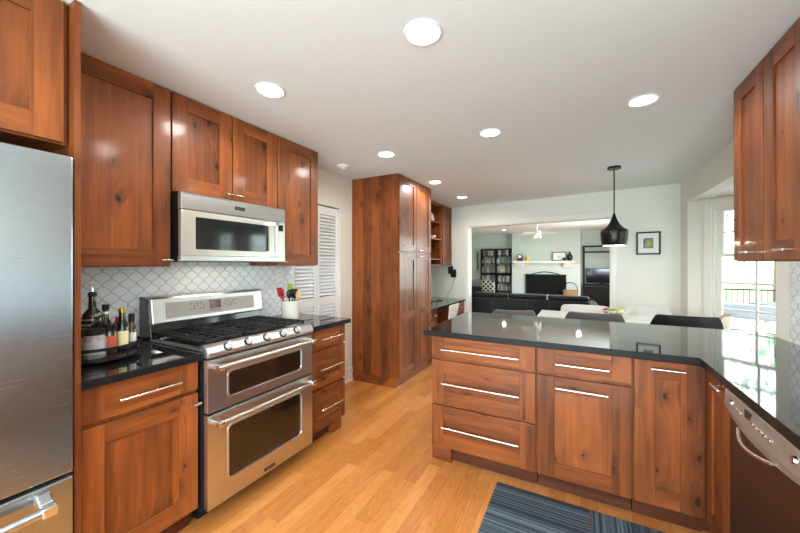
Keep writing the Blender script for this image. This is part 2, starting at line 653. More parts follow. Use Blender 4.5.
fl = MB()
fl.box(-4.6, 1.55, YB - .1, 13.6, -.08, 0)
fl.prism([(1.5501, 2.9), (1.98, 3.6), (1.98, 4.4), (1.5501, 5.0)], 2, -.08, 0)
struct(fl.build('floor', FLOOR))
cl = MB()
cl.prism([(XW - .1, YB - .1), (XR + .12, YB - .1), (XR + .12, 5.37), (XW - .1, 5.86)], 2, CE, CE + .1)
struct(cl.build('ceiling', CEIL))
sbox('wall_left', [(XW - .11, XW, YB, 2.305, 0, CE), (XW - .11, XW, 2.305, 3.03, 2.01, CE), (XW - .11, XW, 3.03, 5.79, 0, CE)], CREAM)
sbox('wall_right', [(XR, XR + .12, YB, -1.3, 0, CE), (XR, XR + .12, -1.3, -.2, 0, 1.0), (XR, XR + .12, -1.3, -.2, 2.15, CE), (XR, XR + .12, -.2, 3.0, 0, CE),
                    (XR, XR + .12, 3.0, 5.0, 2.085, CE), (XR, XR + .12, 5.0, 5.30, 0, CE)], WALLM)
sbox('wall_back', [(XW, -1.7, YB - .12, YB, 0, CE), (1.05, XR, YB - .12, YB, 0, CE), (-1.7, 1.05, YB - .12, YB, 2.2, CE)], WALLM)
FW0, FWA = (-2.02, 5.74), R(-8)
sbox('wall_far', [(-.48, .285, 0, .12, 0, CE), (.285, 2.40, 0, .12, 2.01, CE), (2.40, 3.17, 0, .12, 0, CE)], WALLM, loc=(*FW0, 0), rz=FWA)
# casing round the wide opening
mb = MB()
for a, b_ in ((.205, .285), (2.40, 2.48)):
    mb.box(a, b_, -.018, 0, 0, 2.095)
    mb.box(a + .012, b_ - .012, -.026, -.018, 0, 2.083)
mb.box(.285, 2.40, -.018, 0, 2.01, 2.095)
mb.box(.205, 2.48, -.03, 0, 2.095, 2.12)
mb.box(.285, .297, 0, .14, 0, 2.01)
mb.box(2.388, 2.40, 0, .14, 0, 2.01)
mb.box(.297, 2.388, 0, .14, 1.998, 2.01)
struct(mb.build('trim_opening', TRIM, loc=(*FW0, 0), rot=(0, 0, FWA), bevel=.002))
mb = MB()
mb.box(2.481, 3.12, -.014, 0, 0, .12).box(2.481, 3.12, -.009, 0, .12, .15)
mb.box(-.36, .204, -.014, 0, 0, .12)
struct(mb.build('baseboard_far', TRIM, loc=(*FW0, 0), rot=(0, 0, FWA), bevel=.002))
mb = MB()
mb.box(XW, XW + .016, 3.055, 3.236, 0, .13).box(XW, XW + .024, 3.055, 3.236, 0, .03).box(XW, XW + .011, 3.055, 3.236, .13, .16)
struct(mb.build('baseboard_left', TRIM, bevel=.003))

# lantern tile splashbacks
sbox('trim_1', [(XW, XW + .008, .558, 2.30, .915, 1.80)], TILE)
sbox('trim_2', [(XR - .008, XR, -.15, 2.82, .915, 1.382)], TILE)

# louvred bifold doors in the side opening
mb = MB()
mb.box(XW - .11, XW + .002, 3.016, 3.0295, 0, 2.009)
mb.box(XW - .11, XW + .002, 2.3055, 2.318, 0, 2.009)
mb.box(XW - .11, XW + .002, 2.318, 3.016, 1.995, 2.009)
struct(mb.build('trim_3', TRIM, bevel=.002))


def louvre_door(n, y0, y1):
    st = .042
    x1 = XW - .03
    x0 = x1 - .03
    mb = MB()
    mb.box(x0, x1, y0, y0 + st, .01, 1.985)
    mb.box(x0, x1, y1 - st, y1, .01, 1.985)
    for a, b_ in ((.01, .16), (.93, 1.02), (1.9, 1.985)):
        mb.box(x0, x1, y0 + st, y1 - st, a, b_)
    root = mb.build('door_%d' % n, LOUV, bevel=.002)
    struct(root)
    sl = MB()
    for za, zb in ((.165, .925), (1.025, 1.895)):
        k = int((zb - za) / .036)
        for i in range(k):
            z = za + .01 + i * (zb - za) / k
            M = Matrix.Translation(((x0 + x1) / 2, 0, z + .012)) @ Matrix.Rotation(R(50), 4, 'Y')
            sl.box(-.0215, .0215, y0 + st, y1 - st, -.0035, .0035, M=M)
    sl.build('louvre_slats', LOUV, root)


louvre_door(1, 2.320, 2.667)
louvre_door(2, 2.669, 3.0145)
sbox('wall_closet', [(XW - .9, XW - .8, 2.1, 3.2, 0, CE), (XW - .8, XW - .11, 2.1, 2.2, 0, CE), (XW - .8, XW - .11, 3.1, 3.2, 0, CE), (XW - .8, XW - .11, 2.2, 3.1, 2.1, 2.2)], WALLM)


# ---- windows
def window(n, origin, ang, s0, s1, z0, z1, cols, rows_lo, rows_up, zm, casing=.085, xl=True, xr=True):
    mb = MB()
    # casing, stool, apron and jambs
    if xl:
        mb.box(s0 - casing, s0, -.018, 0, z0, z1 + casing)
        mb.box(s0 - casing + .012, s0 - .02, -.026, -.018, z0, z1 + casing - .015)
    if xr:
        mb.box(s1, s1 + casing, -.018, 0, z0, z1 + casing)
        mb.box(s1 + .02, s1 + casing - .012, -.026, -.018, z0, z1 + casing - .015)
    mb.box(s0, s1, -.018, 0, z1, z1 + casing)
    mb.box(s0 - casing * .9, s1 + casing * .9, -.05, 0, z0 - .03, z0)
    mb.box(s0, s0 + .018, 0, .12, z0, z1)
    mb.box(s1 - .018, s1, 0, .12, z0, z1)
    mb.box(s0 + .018, s1 - .018, 0, .12, z1 - .018, z1)
    mb.box(s0 + .018, s1 - .018, 0, .12, z0, z0 + .015)
    root = mb.build('window_%d' % n, TRIM, loc=(*origin, 0), rot=(0, 0, ang), bevel=.002)
    struct(root)
    a, b_ = s0 + .018, s1 - .018
    for nm, za, zb, y, rows in (('lower_sash', z0 + .015, zm + .018, .035, rows_lo), ('upper_sash', zm - .018, z1 - .018, .068, rows_up)):
        f = MB()
        st = .038
        f.box(a, a + st, y, y + .03, za, zb)
        f.box(b_ - st, b_, y, y + .03, za, zb)
        f.box(a + st, b_ - st, y, y + .03, za, za + (.055 if rows == rows_lo and nm == 'lower_sash' else .036))
        f.box(a + st, b_ - st, y, y + .03, zb - .036, zb)
        for i in range(1, cols):
            x = a + st + (b_ - a - 2 * st) * i / cols
            f.box(x - .009, x + .009, y + .004, y + .026, za + .03, zb - .03)
        lo, hi = za + .036, zb - .036
        for i in range(1, rows):
            z = lo + (hi - lo) * i / rows
            f.box(a + st, b_ - st, y + .005, y + .025, z - .009, z + .009)
        sash = f.build(nm, TRIM, root, bevel=.0015)
        g = MB()
        g.box(a + st - .004, b_ - st + .004, y + .013, y + .016, za + .03, zb - .03)
        g.build('pane', GLASS, sash)
    return root


BAY = [((1.085, 5.0), (1.835, 4.25), -45), ((1.835, 4.25), (1.835, 3.75), -90), ((1.835, 3.75), (1.085, 3.0), -135)]
WZ0, WZ1, WZM = .56, 1.99, 1.466
for i, (p0, p1, ang) in enumerate(BAY):
    ln = math.dist(p0, p1)
    s0, s1 = ((.25, .93) if i != 1 else (.07, .43))
    if i == 2:
        s0, s1 = ln - .93, ln - .25
    sbox('wall_bay_%s' % ('far', 'middle', 'near')[i], [(0, s0, 0, .12, 0, 2.12), (s1, ln, 0, .12, 0, 2.12), (s0, s1, 0, .12, 0, WZ0), (s0, s1, 0, .12, WZ1, 2.12)], WALLM, loc=(*p0, 0), rz=R(ang))
    window(i + 1, p0, R(ang), s0, s1, WZ0, WZ1, 2, 3, 2, WZM, casing=.085 if i != 1 else .06)
mb = MB()
mb.prism([(XR + .12, 4.96), (1.90, 4.27), (1.90, 3.73), (XR + .12, 3.04)], 2, 2.085, 2.2)
struct(mb.build('ceiling_bay', WHITE))
window(4, (1.085, -.2), R(-90), 0, 1.1, 1.0, 2.15, 3, 2, 2, 1.58)
window(5, (1.05, YB), R(180), 0.0, 2.75, .02, 2.2, 4, 2, 1, 1.9, xl=False, xr=False)  # unseen glazed doors, added to go with the back fill lamp

# ---- the family room beyond the opening
FM = Matrix.Translation((-1.281, 12.829, 0)) @ Matrix.Rotation(R(-5), 4, 'Z')
FA = R(-5)


def fam(x, y, z=0):
    return tuple(FM @ Vector((x, y, z)))


FC = 2.5
sbox('wall_family_back', [(-2.9, -.975, .35, .45, 0, FC), (1.27, 2.9, .35, .45, 0, FC)], FAMW, loc=fam(0, 0), rz=FA)
mb = MB()
mb.box(-.975, 1.27, 0, .45, 1.36, FC, 0)
mb.box(-.975, -.44, 0, .45, 0, 1.36, 1).box(.80, 1.27, 0, .45, 0, 1.36, 1).box(-.44, .80, 0, .45, .98, 1.36, 1).box(-.44, .80, .4, .45, 0, .98, 2)
struct(mb.build('wall_chimney_breast', [FAMW, BRICKW, BLACK], loc=fam(0, 0), rot=(0, 0, FA)))
sbox('wall_family_left', [(-3.0, -2.9, -8, .45, 0, FC)], FAMW, loc=fam(0, 0), rz=FA)
sbox('wall_family_right', [(1.35, 1.45, 5.38, 7.3, 0, FC), (1.35, 1.45, 7.3, 10.6, 0, .45), (1.35, 1.45, 7.3, 10.6, 2.2, FC), (1.35, 1.45, 10.6, 13.1, 0, FC)], FAMW)  # unseen opening in this wall added for the family room fill lamp
sbox('wall_family_near', [(-4.8, -2.4, 5.86, 5.96, 0, FC), (1.12, 1.34, 5.4, 5.5, 0, FC)], FAMW)
mb = MB()
mb.prism([(-5.2, 5.87), (-2.5, 5.87), (1.1, 5.43), (1.45, 5.43), (1.45, 13.4), (-5.2, 13.6)], 2, FC, FC + .08)
struct(mb.build('ceiling_family', CEIL))
sbox('wall_family_header', [(-.5, 3.2, .125, .2, 2.1, FC)], FAMW, loc=(*FW0, 0), rz=FWA)

# ================================================================== CABINETS
# local frame of a cabinet: x along the run, front face at y = 0 looking to -y, z up
ST = .088


def front(name, parent, x0, x1, z0, z1, drawer=False, rail=ST, stile=ST, mid=None, label=None):
    g = .0028
    x0 += g; x1 -= g; z0 += g; z1 -= g
    mb = MB()
    mb.box(x0, x0 + stile, -.02, 0, z0, z1, 0)
    mb.box(x1 - stile, x1, -.02, 0, z0, z1, 0)
    mb.box(x0 + stile, x1 - stile, -.02, 0, z0, z0 + rail, 1)
    mb.box(x0 + stile, x1 - stile, -.02, 0, z1 - rail, z1, 1)
    if mid:
        mb.box(x0 + stile, x1 - stile, -.02, 0, mid - rail / 2, mid + rail / 2, 1)
    o = mb.build(name, [WV, WH], parent, bevel=.0012, seg=1)
    p = MB()
    dz = -.0165 if (drawer and rail < .05) else -.011
    zz = [z0 + rail - .004, z1 - rail + .004]
    p.box(x0 + stile - .004, x1 - stile + .004, dz, -.002, zz[0], zz[1], 0)
    p.build('panel', WH if drawer else WP, o)
    return o


def pull(parent, x0, x1, z, y=-.052, r=.0058, face=-.02):
    mb = MB()
    mb.cyl((x0, y, z), (x1, y, z), r, seg=12)
    ln = x1 - x0
    for x in (x0 + ln * .12, x1 - ln * .12):
        mb.cyl((x, y, z), (x, face - .001, z), r * .8, seg=10)
    return mb.build('handle', NICKEL, parent)


def carcass(parent, w, depth, z0, z1, toe=False, mat=None):
    mb = MB()
    mb.box(0, w, .001, depth, z0, z1)
    b_ = mb.build('body', mat or WP, parent)
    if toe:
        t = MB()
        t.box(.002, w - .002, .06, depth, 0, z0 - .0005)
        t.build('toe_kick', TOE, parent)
    return b_


RZL = R(90)
# ---- tall panel beside the refrigerator
mb = MB()
mb.box(XW + .002, -1.68, .531, .550, 0, CE - .002)
tag(mb.build('end_panel', WV, bevel=.001), 'tall narrow alder end panel between the refrigerator and the bottle counter', 'panel')

# ---- cabinet over the refrigerator
t = thing('wall_cabinet', 'knotty alder cabinet mounted above the stainless refrigerator', 'cabinet', (-1.74, -.385, 0), RZL)
carcass(t, .914, .65, 1.825, CE - .003)
for a, b_ in ((0, .456), (.458, .914)):
    front('door', t, a, b_ - (.012 if a else 0), 1.828, CE - .006)

# ---- upper cabinets of the left wall
UW = XW + .34
t = thing('wall_cabinet', 'tall knotty alder wall cabinet above the bottles, left of the microwave', 'cabinet', (-2.08, .552, 0), RZL, 'alder wall cabinets beside the microwave')
carcass(t, .515, .312, 1.356, CE - .003)
d = front('door', t, 0, .515, 1.358, CE - .006)
pull(d, .45, .508, 1.392)
t = thing('wall_cabinet', 'short two-door knotty alder wall cabinet directly above the microwave', 'cabinet', (-2.08, 1.071, 0), RZL)
carcass(t, .758, .312, 1.788, CE - .003)
d = front('door', t, 0, .378, 1.790, CE - .006)
pull(d, .318, .372, 1.828)
d = front('door', t, .380, .758, 1.790, CE - .006)
pull(d, .388, .442, 1.828)
t = thing('wall_cabinet', 'knotty alder wall cabinet right of the microwave, above the utensil crock', 'cabinet', (-2.08, 1.833, 0), RZL, 'alder wall cabinets beside the microwave')
carcass(t, .452, .312, 1.356, CE - .003)
d = front('door', t, 0, .452, 1.358, CE - .006)
pull(d, .01, .062, 1.386)

# ---- base cabinets of the left wall
t = thing('base_cabinet', 'alder base cabinet with one drawer over one door, under the bottles', 'cabinet', (-1.755, .552, 0), RZL)
carcass(t, .478, .62, .108, .876, toe=True)
d = front('drawer', t, 0, .478, .726, .872, True, rail=.026)
pull(d, .13, .38, .795)
d = front('door', t, 0, .478, .112, .712)
pull(d, .428, .474, .662)
t = thing('base_cabinet', 'narrow alder base cabinet with three drawers, right of the range', 'cabinet', (-1.755, 1.822, 0), RZL)
carcass(t, .43, .62, .108, .876, toe=True)
for za, zb in ((.727, .872), (.433, .713), (.112, .42)):
    d = front('drawer', t, 0, .43, za, zb, True, rail=.026 if za > .7 else .075, stile=.075)
    pull(d, .105, .36, (za + zb) / 2 - (0 if za > .7 else .0))
mb = MB()
mb.box(.31, .43, .02, .059, 0, .107)
mb.build('foot', WH, t)

# ---- countertops
mb = MB()
mb.box(XW + .009, -1.701, .552, 1.034, .879, .914)
mb.bm.faces.ensure_lookup_table()
for k in (2, 3, 4, 5):
    mb.bm.faces[k].material_index = 1
tag(mb.build('countertop', [GRAN, GRANE], bevel=.003), 'polished black granite countertop carrying the bottles, left of the range', 'countertop', 'granite tops beside the range')
mb = MB()
mb.box(XW + .009, -1.701, 1.812, 2.288, .879, .914)
mb.bm.faces.ensure_lookup_table()
for k in (2, 3, 4, 5):
    mb.bm.faces[k].material_index = 1
tag(mb.build('countertop', [GRAN, GRANE], bevel=.003), 'polished black granite countertop carrying the utensil crock, right of the range', 'countertop', 'granite tops beside the range')
mb = MB()
mb.prism([(-.958, 2.128), (.508, 2.128), (.508, -.3), (XR - .009, -.3), (XR - .009, 3.128), (-.958, 3.128)], 2, .879, .914)
for f in mb.bm.faces:
    f.normal_update()
    if abs(f.normal.z) < .5:
        f.material_index = 1
tag(mb.build('countertop', [GRAN, GRANE]), 'large L-shaped black granite countertop over the peninsula and the dishwasher', 'countertop')

# ---- peninsula
PG = 'alder base cabinets along the front of the peninsula'
t = thing('base_cabinet', 'peninsula base cabinet with three wide drawers and long bar pulls, at the free end', 'cabinet', (-.918, 2.184, 0), 0, PG)
carcass(t, .68, .60, .108, .876, toe=True)
for za, zb, hz in ((.727, .872, .79), (.412, .712, .56), (.112, .40, .263)):
    d = front('drawer', t, 0, .677, za, zb, True, rail=.026 if za > .7 else .088)
    pull(d, .083, .583, hz)
mb = MB()
mb.box(-.01, .13, .018, .059, 0, .107)
mb.build('foot', WH, t)
t = thing('base_cabinet', 'peninsula base cabinet with one drawer over a pull-out door, between drawers and tall door', 'cabinet', (-.236, 2.184, 0), 0, PG)
carcass(t, .481, .60, .108, .876, toe=True)
d = front('drawer', t, .006, .475, .727, .872, True, rail=.026)
pull(d, .105, .37, .79)
d = front('door', t, .006, .475, .112, .712)
pull(d, .105, .365, .652)
t = thing('base_cabinet', 'peninsula base cabinet with a single full-height door, beside the inner corner', 'cabinet', (.247, 2.184, 0), 0, PG)
carcass(t, .30, .60, .108, .876, toe=True)
d = front('door', t, 0, .285, .112, .870)
pull(d, .069, .209, .831)
mb = MB()
mb.box(-.92, .56, 2.786, 2.80, 0, .876)
tag(mb.build('back_panel', WV), 'alder panel closing the back of the peninsula towards the dining table', 'panel')

# ---- right run
t = thing('base_cabinet', 'narrow alder corner cabinet door between the peninsula and the dishwasher', 'cabinet', (.559, 2.164, 0), R(-90))
mb = MB()
mb.box(.0, .31, .001, .50, .108, .876)
mb.build('body', WP, t)
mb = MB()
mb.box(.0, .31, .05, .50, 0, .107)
mb.build('toe_kick', TOE, t)
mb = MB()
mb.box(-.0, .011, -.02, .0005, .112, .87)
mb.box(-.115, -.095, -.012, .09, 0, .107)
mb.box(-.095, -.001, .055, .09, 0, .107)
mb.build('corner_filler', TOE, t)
d = front('door', t, .012, .305, .112, .870, stile=.07)
pull(d, .195, .285, .838)
t = thing('base_cabinet', 'alder base cabinet on the near side of the dishwasher', 'cabinet', (.559, 1.232, 0), R(-90))
carcass(t, 1.4, .50, .108, .876, toe=True)
for a in (0, .467, .934):
    d = front('door', t, a, a + .465, .112, .870)
    pull(d, a + .15, a + .3, .83)

UG = 'alder wall cabinets on the right wall'
t = thing('wall_cabinet', 'two-door reddish alder wall cabinet beside the bay window, upper right', 'cabinet', (.791, 2.608, 0), R(-90))
mb = MB()
mb.box(0, .716, .001, .29, 1.384, CE - .003)
mb.build('body', WP, t)
for a in (0, .358):
    d = front('door', t, a, a + .356, 1.386, CE - .006)
    pull(d, a + .185, a + .262, 1.432)
t = thing('wall_cabinet', 'nearer alder wall cabinet on the right wall', 'cabinet', (.791, 1.89, 0), R(-90))
mb = MB()
mb.box(0, .716, .001, .29, 1.384, CE - .003)
mb.build('body', WP, t)
for a in (0, .358):
    d = front('door', t, a, a + .356, 1.386, CE - .006)
    pull(d, a + .05, a + .125, 1.432)

# ---- pantry
t = thing('pantry_cabinet', 'floor-to-ceiling four-door knotty alder pantry cabinet past the louvred doors', 'cabinet', (-1.775, 3.238, 0), RZL)
mb = MB()
mb.box(0, .89, .001, .618, .10, CE - .003)
mb.build('body', WP, t)
mb = MB()
mb.box(-.012, .0, .02, .618, 0, .085).box(-.007, 0, .02, .618, .085, .098)
mb.box(0, .89, .03, .618, 0, .099)
mb.build('plinth', WH, t)
for a, b_ in ((0.004, .444), (.446, .886)):
    d = front('door', t, a, b_, 1.508, CE - .006, stile=.075, rail=.08)
    if a > .1:
        pull(d, a + .02, a + .13, 1.535)
    d = front('door', t, a, b_, .105, 1.50, stile=.075, rail=.08, mid=.78)
    if a > .1:
        pull(d, a + .02, a + .13, 1.462)

# ---- desk corner
DX = -1.775
t = thing('open_shelf_cabinet', 'open alder wall shelf unit holding a white plate, past the pantry', 'cabinet', (-2.06, 4.60, 0), RZL)
mb = MB()
w = .70
mb.box(0, .02, 0, .33, 1.34, CE - .003).box(w - .04, w, 0, .33, 1.34, CE - .003).box(.02, w - .04, .31, .33, 1.34, CE - .003)
mb.box(.02, w - .04, 0, .31, 1.34, 1.36).box(.02, w - .04, 0, .31, CE - .05, CE - .003)
mb.build('body', WV, t)
for z in (2.05, 1.775, 1.445):
    s_ = MB()
    s_.box(.021, w - .041, .002, .309, z - .01, z + .01)
    s_.build('shelf', WH, t)
t = thing('wall_cabinet', 'slim alder wall cabinet in the corner over the desk, right of the open shelves', 'cabinet', (-2.06, 5.302, 0), RZL)
mb = MB()
mb.box(0, .43, .001, .33, 1.34, CE - .003)
mb.build('body', WP, t)
front('door', t, .0, .43, 1.342, CE - .006, stile=.075, rail=.08)
t = thing('desk_cabinet', 'alder desk pedestal with two drawers and a lower door, beside the pantry', 'cabinet', (-1.80, 4.135, 0), RZL, 'alder desk pedestals')
carcass(t, .27, .59, .10, .725, toe=True)
for za, zb in ((.60, .72), (.47, .595), (.105, .465)):
    d = front('drawer', t, 0, .27, za, zb, True, rail=.02 if za > .2 else .07, stile=.05)
    pull(d, .08, .19, (za + zb) / 2)
t = thing('desk_cabinet', 'alder desk pedestal with a stack of shallow drawers, against the far wall', 'cabinet', (-1.80, 5.22, 0), RZL, 'alder desk pedestals')
carcass(t, .42, .59, .10, .725, toe=True)
for k in range(4):
    za = .105 + k * .154
    d = front('drawer', t, 0, .42, za, za + .152, True, rail=.02, stile=.05)
    pull(d, .14, .28, za + .076)
mb = MB()
mb.prism([(XW + .002, 4.132), (-1.765, 4.132), (-1.765, 5.695), (XW + .002, 5.78)], 2, .727, .757)
tag(mb.build('desktop', GRAN, bevel=.003), 'black granite desktop of the built-in desk past the pantry', 'countertop')

# ================================================================== APPLIANCES
RR = lambda x0, x1, z0, z1, r, n=6: [(x, z) for cx, cz, a0 in ((x1 - r, z1 - r, 0), (x0 + r, z1 - r, 90), (x0 + r, z0 + r, 180), (x1 - r, z0 + r, 270)) for k in range(n + 1)
                                     for x, z in [(cx + r * math.cos(R(a0 + 90 * k / n)), cz + r * math.sin(R(a0 + 90 * k / n)))]]


def ringframe(mb, outer, inner, y0, y1, mi=0, chamfer=.0):
    """plate with a hole between two outlines of equal count, faces at y0 (front) and y1"""
    n = len(outer)
    O0 = [mb.bm.verts.new((x, y0, z)) for x, z in outer]
    I0 = [mb.bm.verts.new((x, y0, z)) for x, z in inner]
    O1 = [mb.bm.verts.new((x, y1, z)) for x, z in outer]
    I1 = [mb.bm.verts.new((x, y1, z)) for x, z in inner]
    fs = []
    for k in range(n):
        j = (k + 1) % n
        fs += [mb.bm.faces.new((O0[k], O0[j], I0[j], I0[k])), mb.bm.faces.new((O1[k], O1[j], I1[j], I1[k])),
               mb.bm.faces.new((O0[k], O0[j], O1[j], O1[k])), mb.bm.faces.new((I0[k], I0[j], I1[j], I1[k]))]
    mb._n(fs, mi)


# ---- refrigerator
t = thing('refrigerator', 'brushed stainless steel refrigerator with a bottom freezer drawer, at the left edge', 'refrigerator', (-1.65, -.39, 0), RZL)
mb = MB()
mb.box(.004, .904, .06, .73, .02, 1.745)
mb.build('body', BLACK, t)
for a, b_ in ((0, .453), (.457, .909)):
    mb = MB()
    mb.box(a, b_, 0, .055, .606, 1.767)
    mb.build('door', STEELF, t, bevel=.006)
mb = MB()
mb.box(0, .909, 0, .055, .03, .592)
dr = mb.build('freezer_drawer', STEELF, t, bevel=.006)
hb = MB()
hb.cyl((.06, -.062, .535), (.835, -.062, .535), .014, seg=16)
hb.build('handle_bar', STEEL, dr)
for x in (.075, .825):
    q = MB()
    q.box(x - .018, x + .022, -.078, -.045, .517, .553).prism([(-.045, .525), (-.045, .553), (-.001, .575), (-.001, .535)], 0, x - .016, x + .02)
    q.build('handle_bracket', CHROME, dr, bevel=.005)

# ---- range
t = thing('range', 'stainless steel double-oven gas range with five knobs, set between the base cabinets', 'range', (-1.68, 1.04, 0), RZL)
W = .768
mb = MB()
mb.box(.002, W - .002, .035, .69, .088, .914, 0)
mb.box(.03, W - .03, .12, .60, .02, .0878, 0)
mb.box(.03, W - .03, .13, .18, .0, .02, 0)
mb.box(.03, W - .03, .52, .57, .0, .02, 0)
mb.build('body', BLACK, t)


def oven_door(name, z0, z1, wz0, wz1, hz, logo=False):
    mb = MB()
    inner = RR(.122, .655, wz0, wz1, .022)
    outer = RR(.004, W - .004, z0, z1, .004)
    ringframe(mb, outer, inner, 0, .032)
    i2 = RR(.112, .665, wz0 - .01, wz1 + .01, .028)
    ringframe(mb, i2, inner, -.004, .0, 0)
    o = mb.build(name, STEEL, t, bevel=.002)
    g = MB()
    g.box(.115, .66, .006, .02, wz0 - .006, wz1 + .006)
    gw = g.build('window', OVENGL, o)
    g = MB()
    g.box(.155, .62, .0052, .0058, wz0 + .03, wz1 - .025)
    g.build('inner_window', plain('oven_window_' + name, (.014, .008, .004), .12, coat=.6, noise=.2), gw)
    h = MB()
    h.cyl((.03, -.052, hz), (W - .03, -.052, hz), .0125, seg=16)
    h.build('handle_bar', STEEL, o)
    for x in (.045, W - .045):
        h = MB()
        h.cyl((x - .022, -.052, hz), (x + .012, -.052, hz), .0165, seg=16)
        h.box(x - .012, x + .008, -.05, -.001, hz - .011, hz + .011)
        h.build('handle_bracket', CHROME, o, bevel=.002)
    if logo:
        p = MB()
        p.box(.353, .43, -.0035, -.0005, .118, .136)
        lp = p.build('badge', BLACKG, o)
        text_mesh('badge_letters', 'MAYTAG', .013, NICKEL, lp, (.3915, -.004, .127), (R(90), 0, 0))
    return o


oven_door('lower_oven_door', .10, .588, .212, .492, .548, True)
oven_door('upper_oven_door', .600, .874, .655, .786, .838)
mb = MB()
mb.prism([(.05, .884), (.0, .884), (-.008, .896), (-.006, .912), (.012, .938), (.03, .948), (.055, .948)], 0, .0, W)
cp = mb.build('control_panel', STEEL, t, bevel=.004)
KNOB = plain('knob_metal', (.50, .50, .49), .42, .35, noise=.03)
nrm = Vector((0, -.82, .57))
for x in (.119, .246, .372, .497, .617):
    c = Vector((x, .0025, .924))
    mb = MB()
    mb.cyl(c + nrm * .0005, c + nrm * .004, .025, .024, 0, 24)
    mb.build('knob_bezel', BLACK, cp)
    mb = MB()
    mb.cyl(c + nrm * .0045, c + nrm * .028, .0185, .0165, 0, 20)
    k = mb.build('knob', KNOB, cp, bevel=.001)
    M = Matrix.Translation(c + nrm * .03) @ nrm.to_track_quat('Z', 'Y').to_matrix().to_4x4() @ Matrix.Rotation(R(20), 4, 'Z')
    mb = MB()
    mb.box(-.0055, .0055, -.018, .018, -.003, .008, M=M)
    mb.build('knob_grip', KNOB, k, bevel=.002)
mb = MB()
mb.box(.0, W, .056, .56, .9145, .926)
ct = mb.build('cooktop', STEEL, t, bevel=.003)
mb = MB()
mb.box(.03, W - .03, .075, .54, .9262, .9285)
mb.build('burner_tray', BLACKG, ct)
for x, y, r in ((.15, .18, .045), (.15, .42, .036), (.384, .30, .05), (.62, .18, .036), (.62, .42, .045)):
    mb = MB()
    mb.lathe([(r * 1.2, 0), (r * 1.2, .004), (r, .006), (r, .014), (r * .8, .018), (r * .75, .018)], (x, y, .929), seg=24)
    mb.build('burner', IRON, ct)
for x0, x1 in ((.018, .258), (.264, .504), (.510, .750)):
    mb = MB()
    z0, z1 = .952, .968
    for y in (.07, .30, .54):
        mb.box(x0, x1, y - .006, y + .006, z0, z1)
    for x in (x0 + .006, (x0 + x1) / 2, x1 - .006):
        mb.box(x - .006, x + .006, .064, .546, z0, z1)
    for y in (.125, .185, .245, .36, .42, .48):
        mb.box(x0 + .012, x0 + .085, y - .005, y + .005, z0, z1 + .003)
        mb.box(x1 - .085, x1 - .012, y - .005, y + .005, z0, z1 + .003)
    for x in (x0 + .006, x1 - .006):
        for y in (.07, .30, .54):
            mb.box(x - .006, x + .006, y - .006, y + .006, .9286, z0)
    mb.build('grate', IRON, ct, bevel=.0015, seg=1)
mb = MB()
mb.box(.006, W - .006, .565, .69, .92, 1.17, 0)
mb.prism([(.548, .927), (.566, .927), (.566, 1.02), (.56, 1.02)], 0, .004, W - .004, 0)
bg_ = mb.build('backguard', BLACKG, t, bevel=.012)
mb = MB()
mb.prism([(.566, 1.008), (.524, 1.008), (.520, 1.02), (.540, 1.160), (.552, 1.172), (.620, 1.176), (.620, 1.165), (.566, 1.16)], 0, -.002, W + .002)
cs = mb.build('console', STEEL, bg_, bevel=.006)
tilt = math.atan2(.020, .14)
Mc = Matrix.Translation((0, .5195, 1.02)) @ Matrix.Rotation(-tilt, 4, 'X')
mb = MB()
mb.box(.075, W - .075, -.002, .002, .02, .115, M=Mc)
kp = mb.build('keypad', plain('keypad_grey', (.36, .33, .30), .45, .4, noise=.02), cs)
mb = MB()
mb.box(.345, .425, -.004, -.0022, .052, .108, M=Mc)
mb.build('display', plain('display_red', (.10, .03, .02), .1, coat=.5, noise=.1), kp)
mb = MB()
for gx in (.225, .245, .265, .285, .305, .46, .48, .50, .52, .54):
    for gz in (.062, .078, .094):
        if (int(gx * 1000) + int(gz * 1000)) % 3:
            mb.box(gx - .004, gx + .004, -.0032, -.0022, gz - .003, gz + .003, M=Mc)
for gx in (.35, .365, .38, .395, .41):
    mb.box(gx - .004, gx + .004, -.0032, -.0022, .038, .043, M=Mc)
mb.build('buttons', BLACK, kp)

# ---- microwave
t = thing('microwave', 'stainless steel over-the-range microwave with a black window, under the short cabinet', 'microwave', (-1.978, 1.075, 0), RZL)
MW = .754
mb = MB()
mb.box(.004, MW - .004, .03, .40, 1.384, 1.784, 0)
mb.build('body', BLACK, t)
mb = MB()
mb.prism([(.0, 1.684), (.0, 1.770), (.008, 1.783), (.032, 1.783), (.032, 1.684)], 0, 0, MW)
vg = mb.build('vent_panel', STEEL, t, bevel=.003)
mb = MB()
mb.box(.335, .405, -.003, -.0005, 1.722, 1.744)
lp = mb.build('badge', BLACKG, vg)
text_mesh('badge_letters', 'MAYTAG', .014, NICKEL, lp, (.37, -.0035, 1.733), (R(90), 0, 0))
mb = MB()
MWS = plain('microwave_trim', (.66, .62, .57), .3, .85, noise=.02)
ringframe(mb, RR(.002, .655, 1.418, 1.681, .004), RR(.083, .604, 1.457, 1.645, .008), 0, .03)
dm = mb.build('door', [MWS], t, bevel=.003)
mb = MB()
mb.box(.078, .61, .004, .012, 1.45, 1.65)
mb.build('window', BLACKG, dm)
mb = MB()
mb.cyl((.636, -.045, 1.43), (.636, -.045, 1.672), .012, seg=16)
mb.build('handle_bar', STEEL, dm)
for z in (1.442, 1.658):
    mb = MB()
    mb.box(.622, .650, -.056, -.001, z - .016, z + .016)
    mb.build('handle_bracket', CHROME, dm, bevel=.003)
mb = MB()
mb.box(.657, MW, 0, .03, 1.418, 1.681)
kp = mb.build('control_strip', MWS, t, bevel=.002)
mb = MB()
mb.box(.684, .732, -.002, -.0005, 1.615, 1.66)
mb.build('display', BLACKG, kp)
mb = MB()
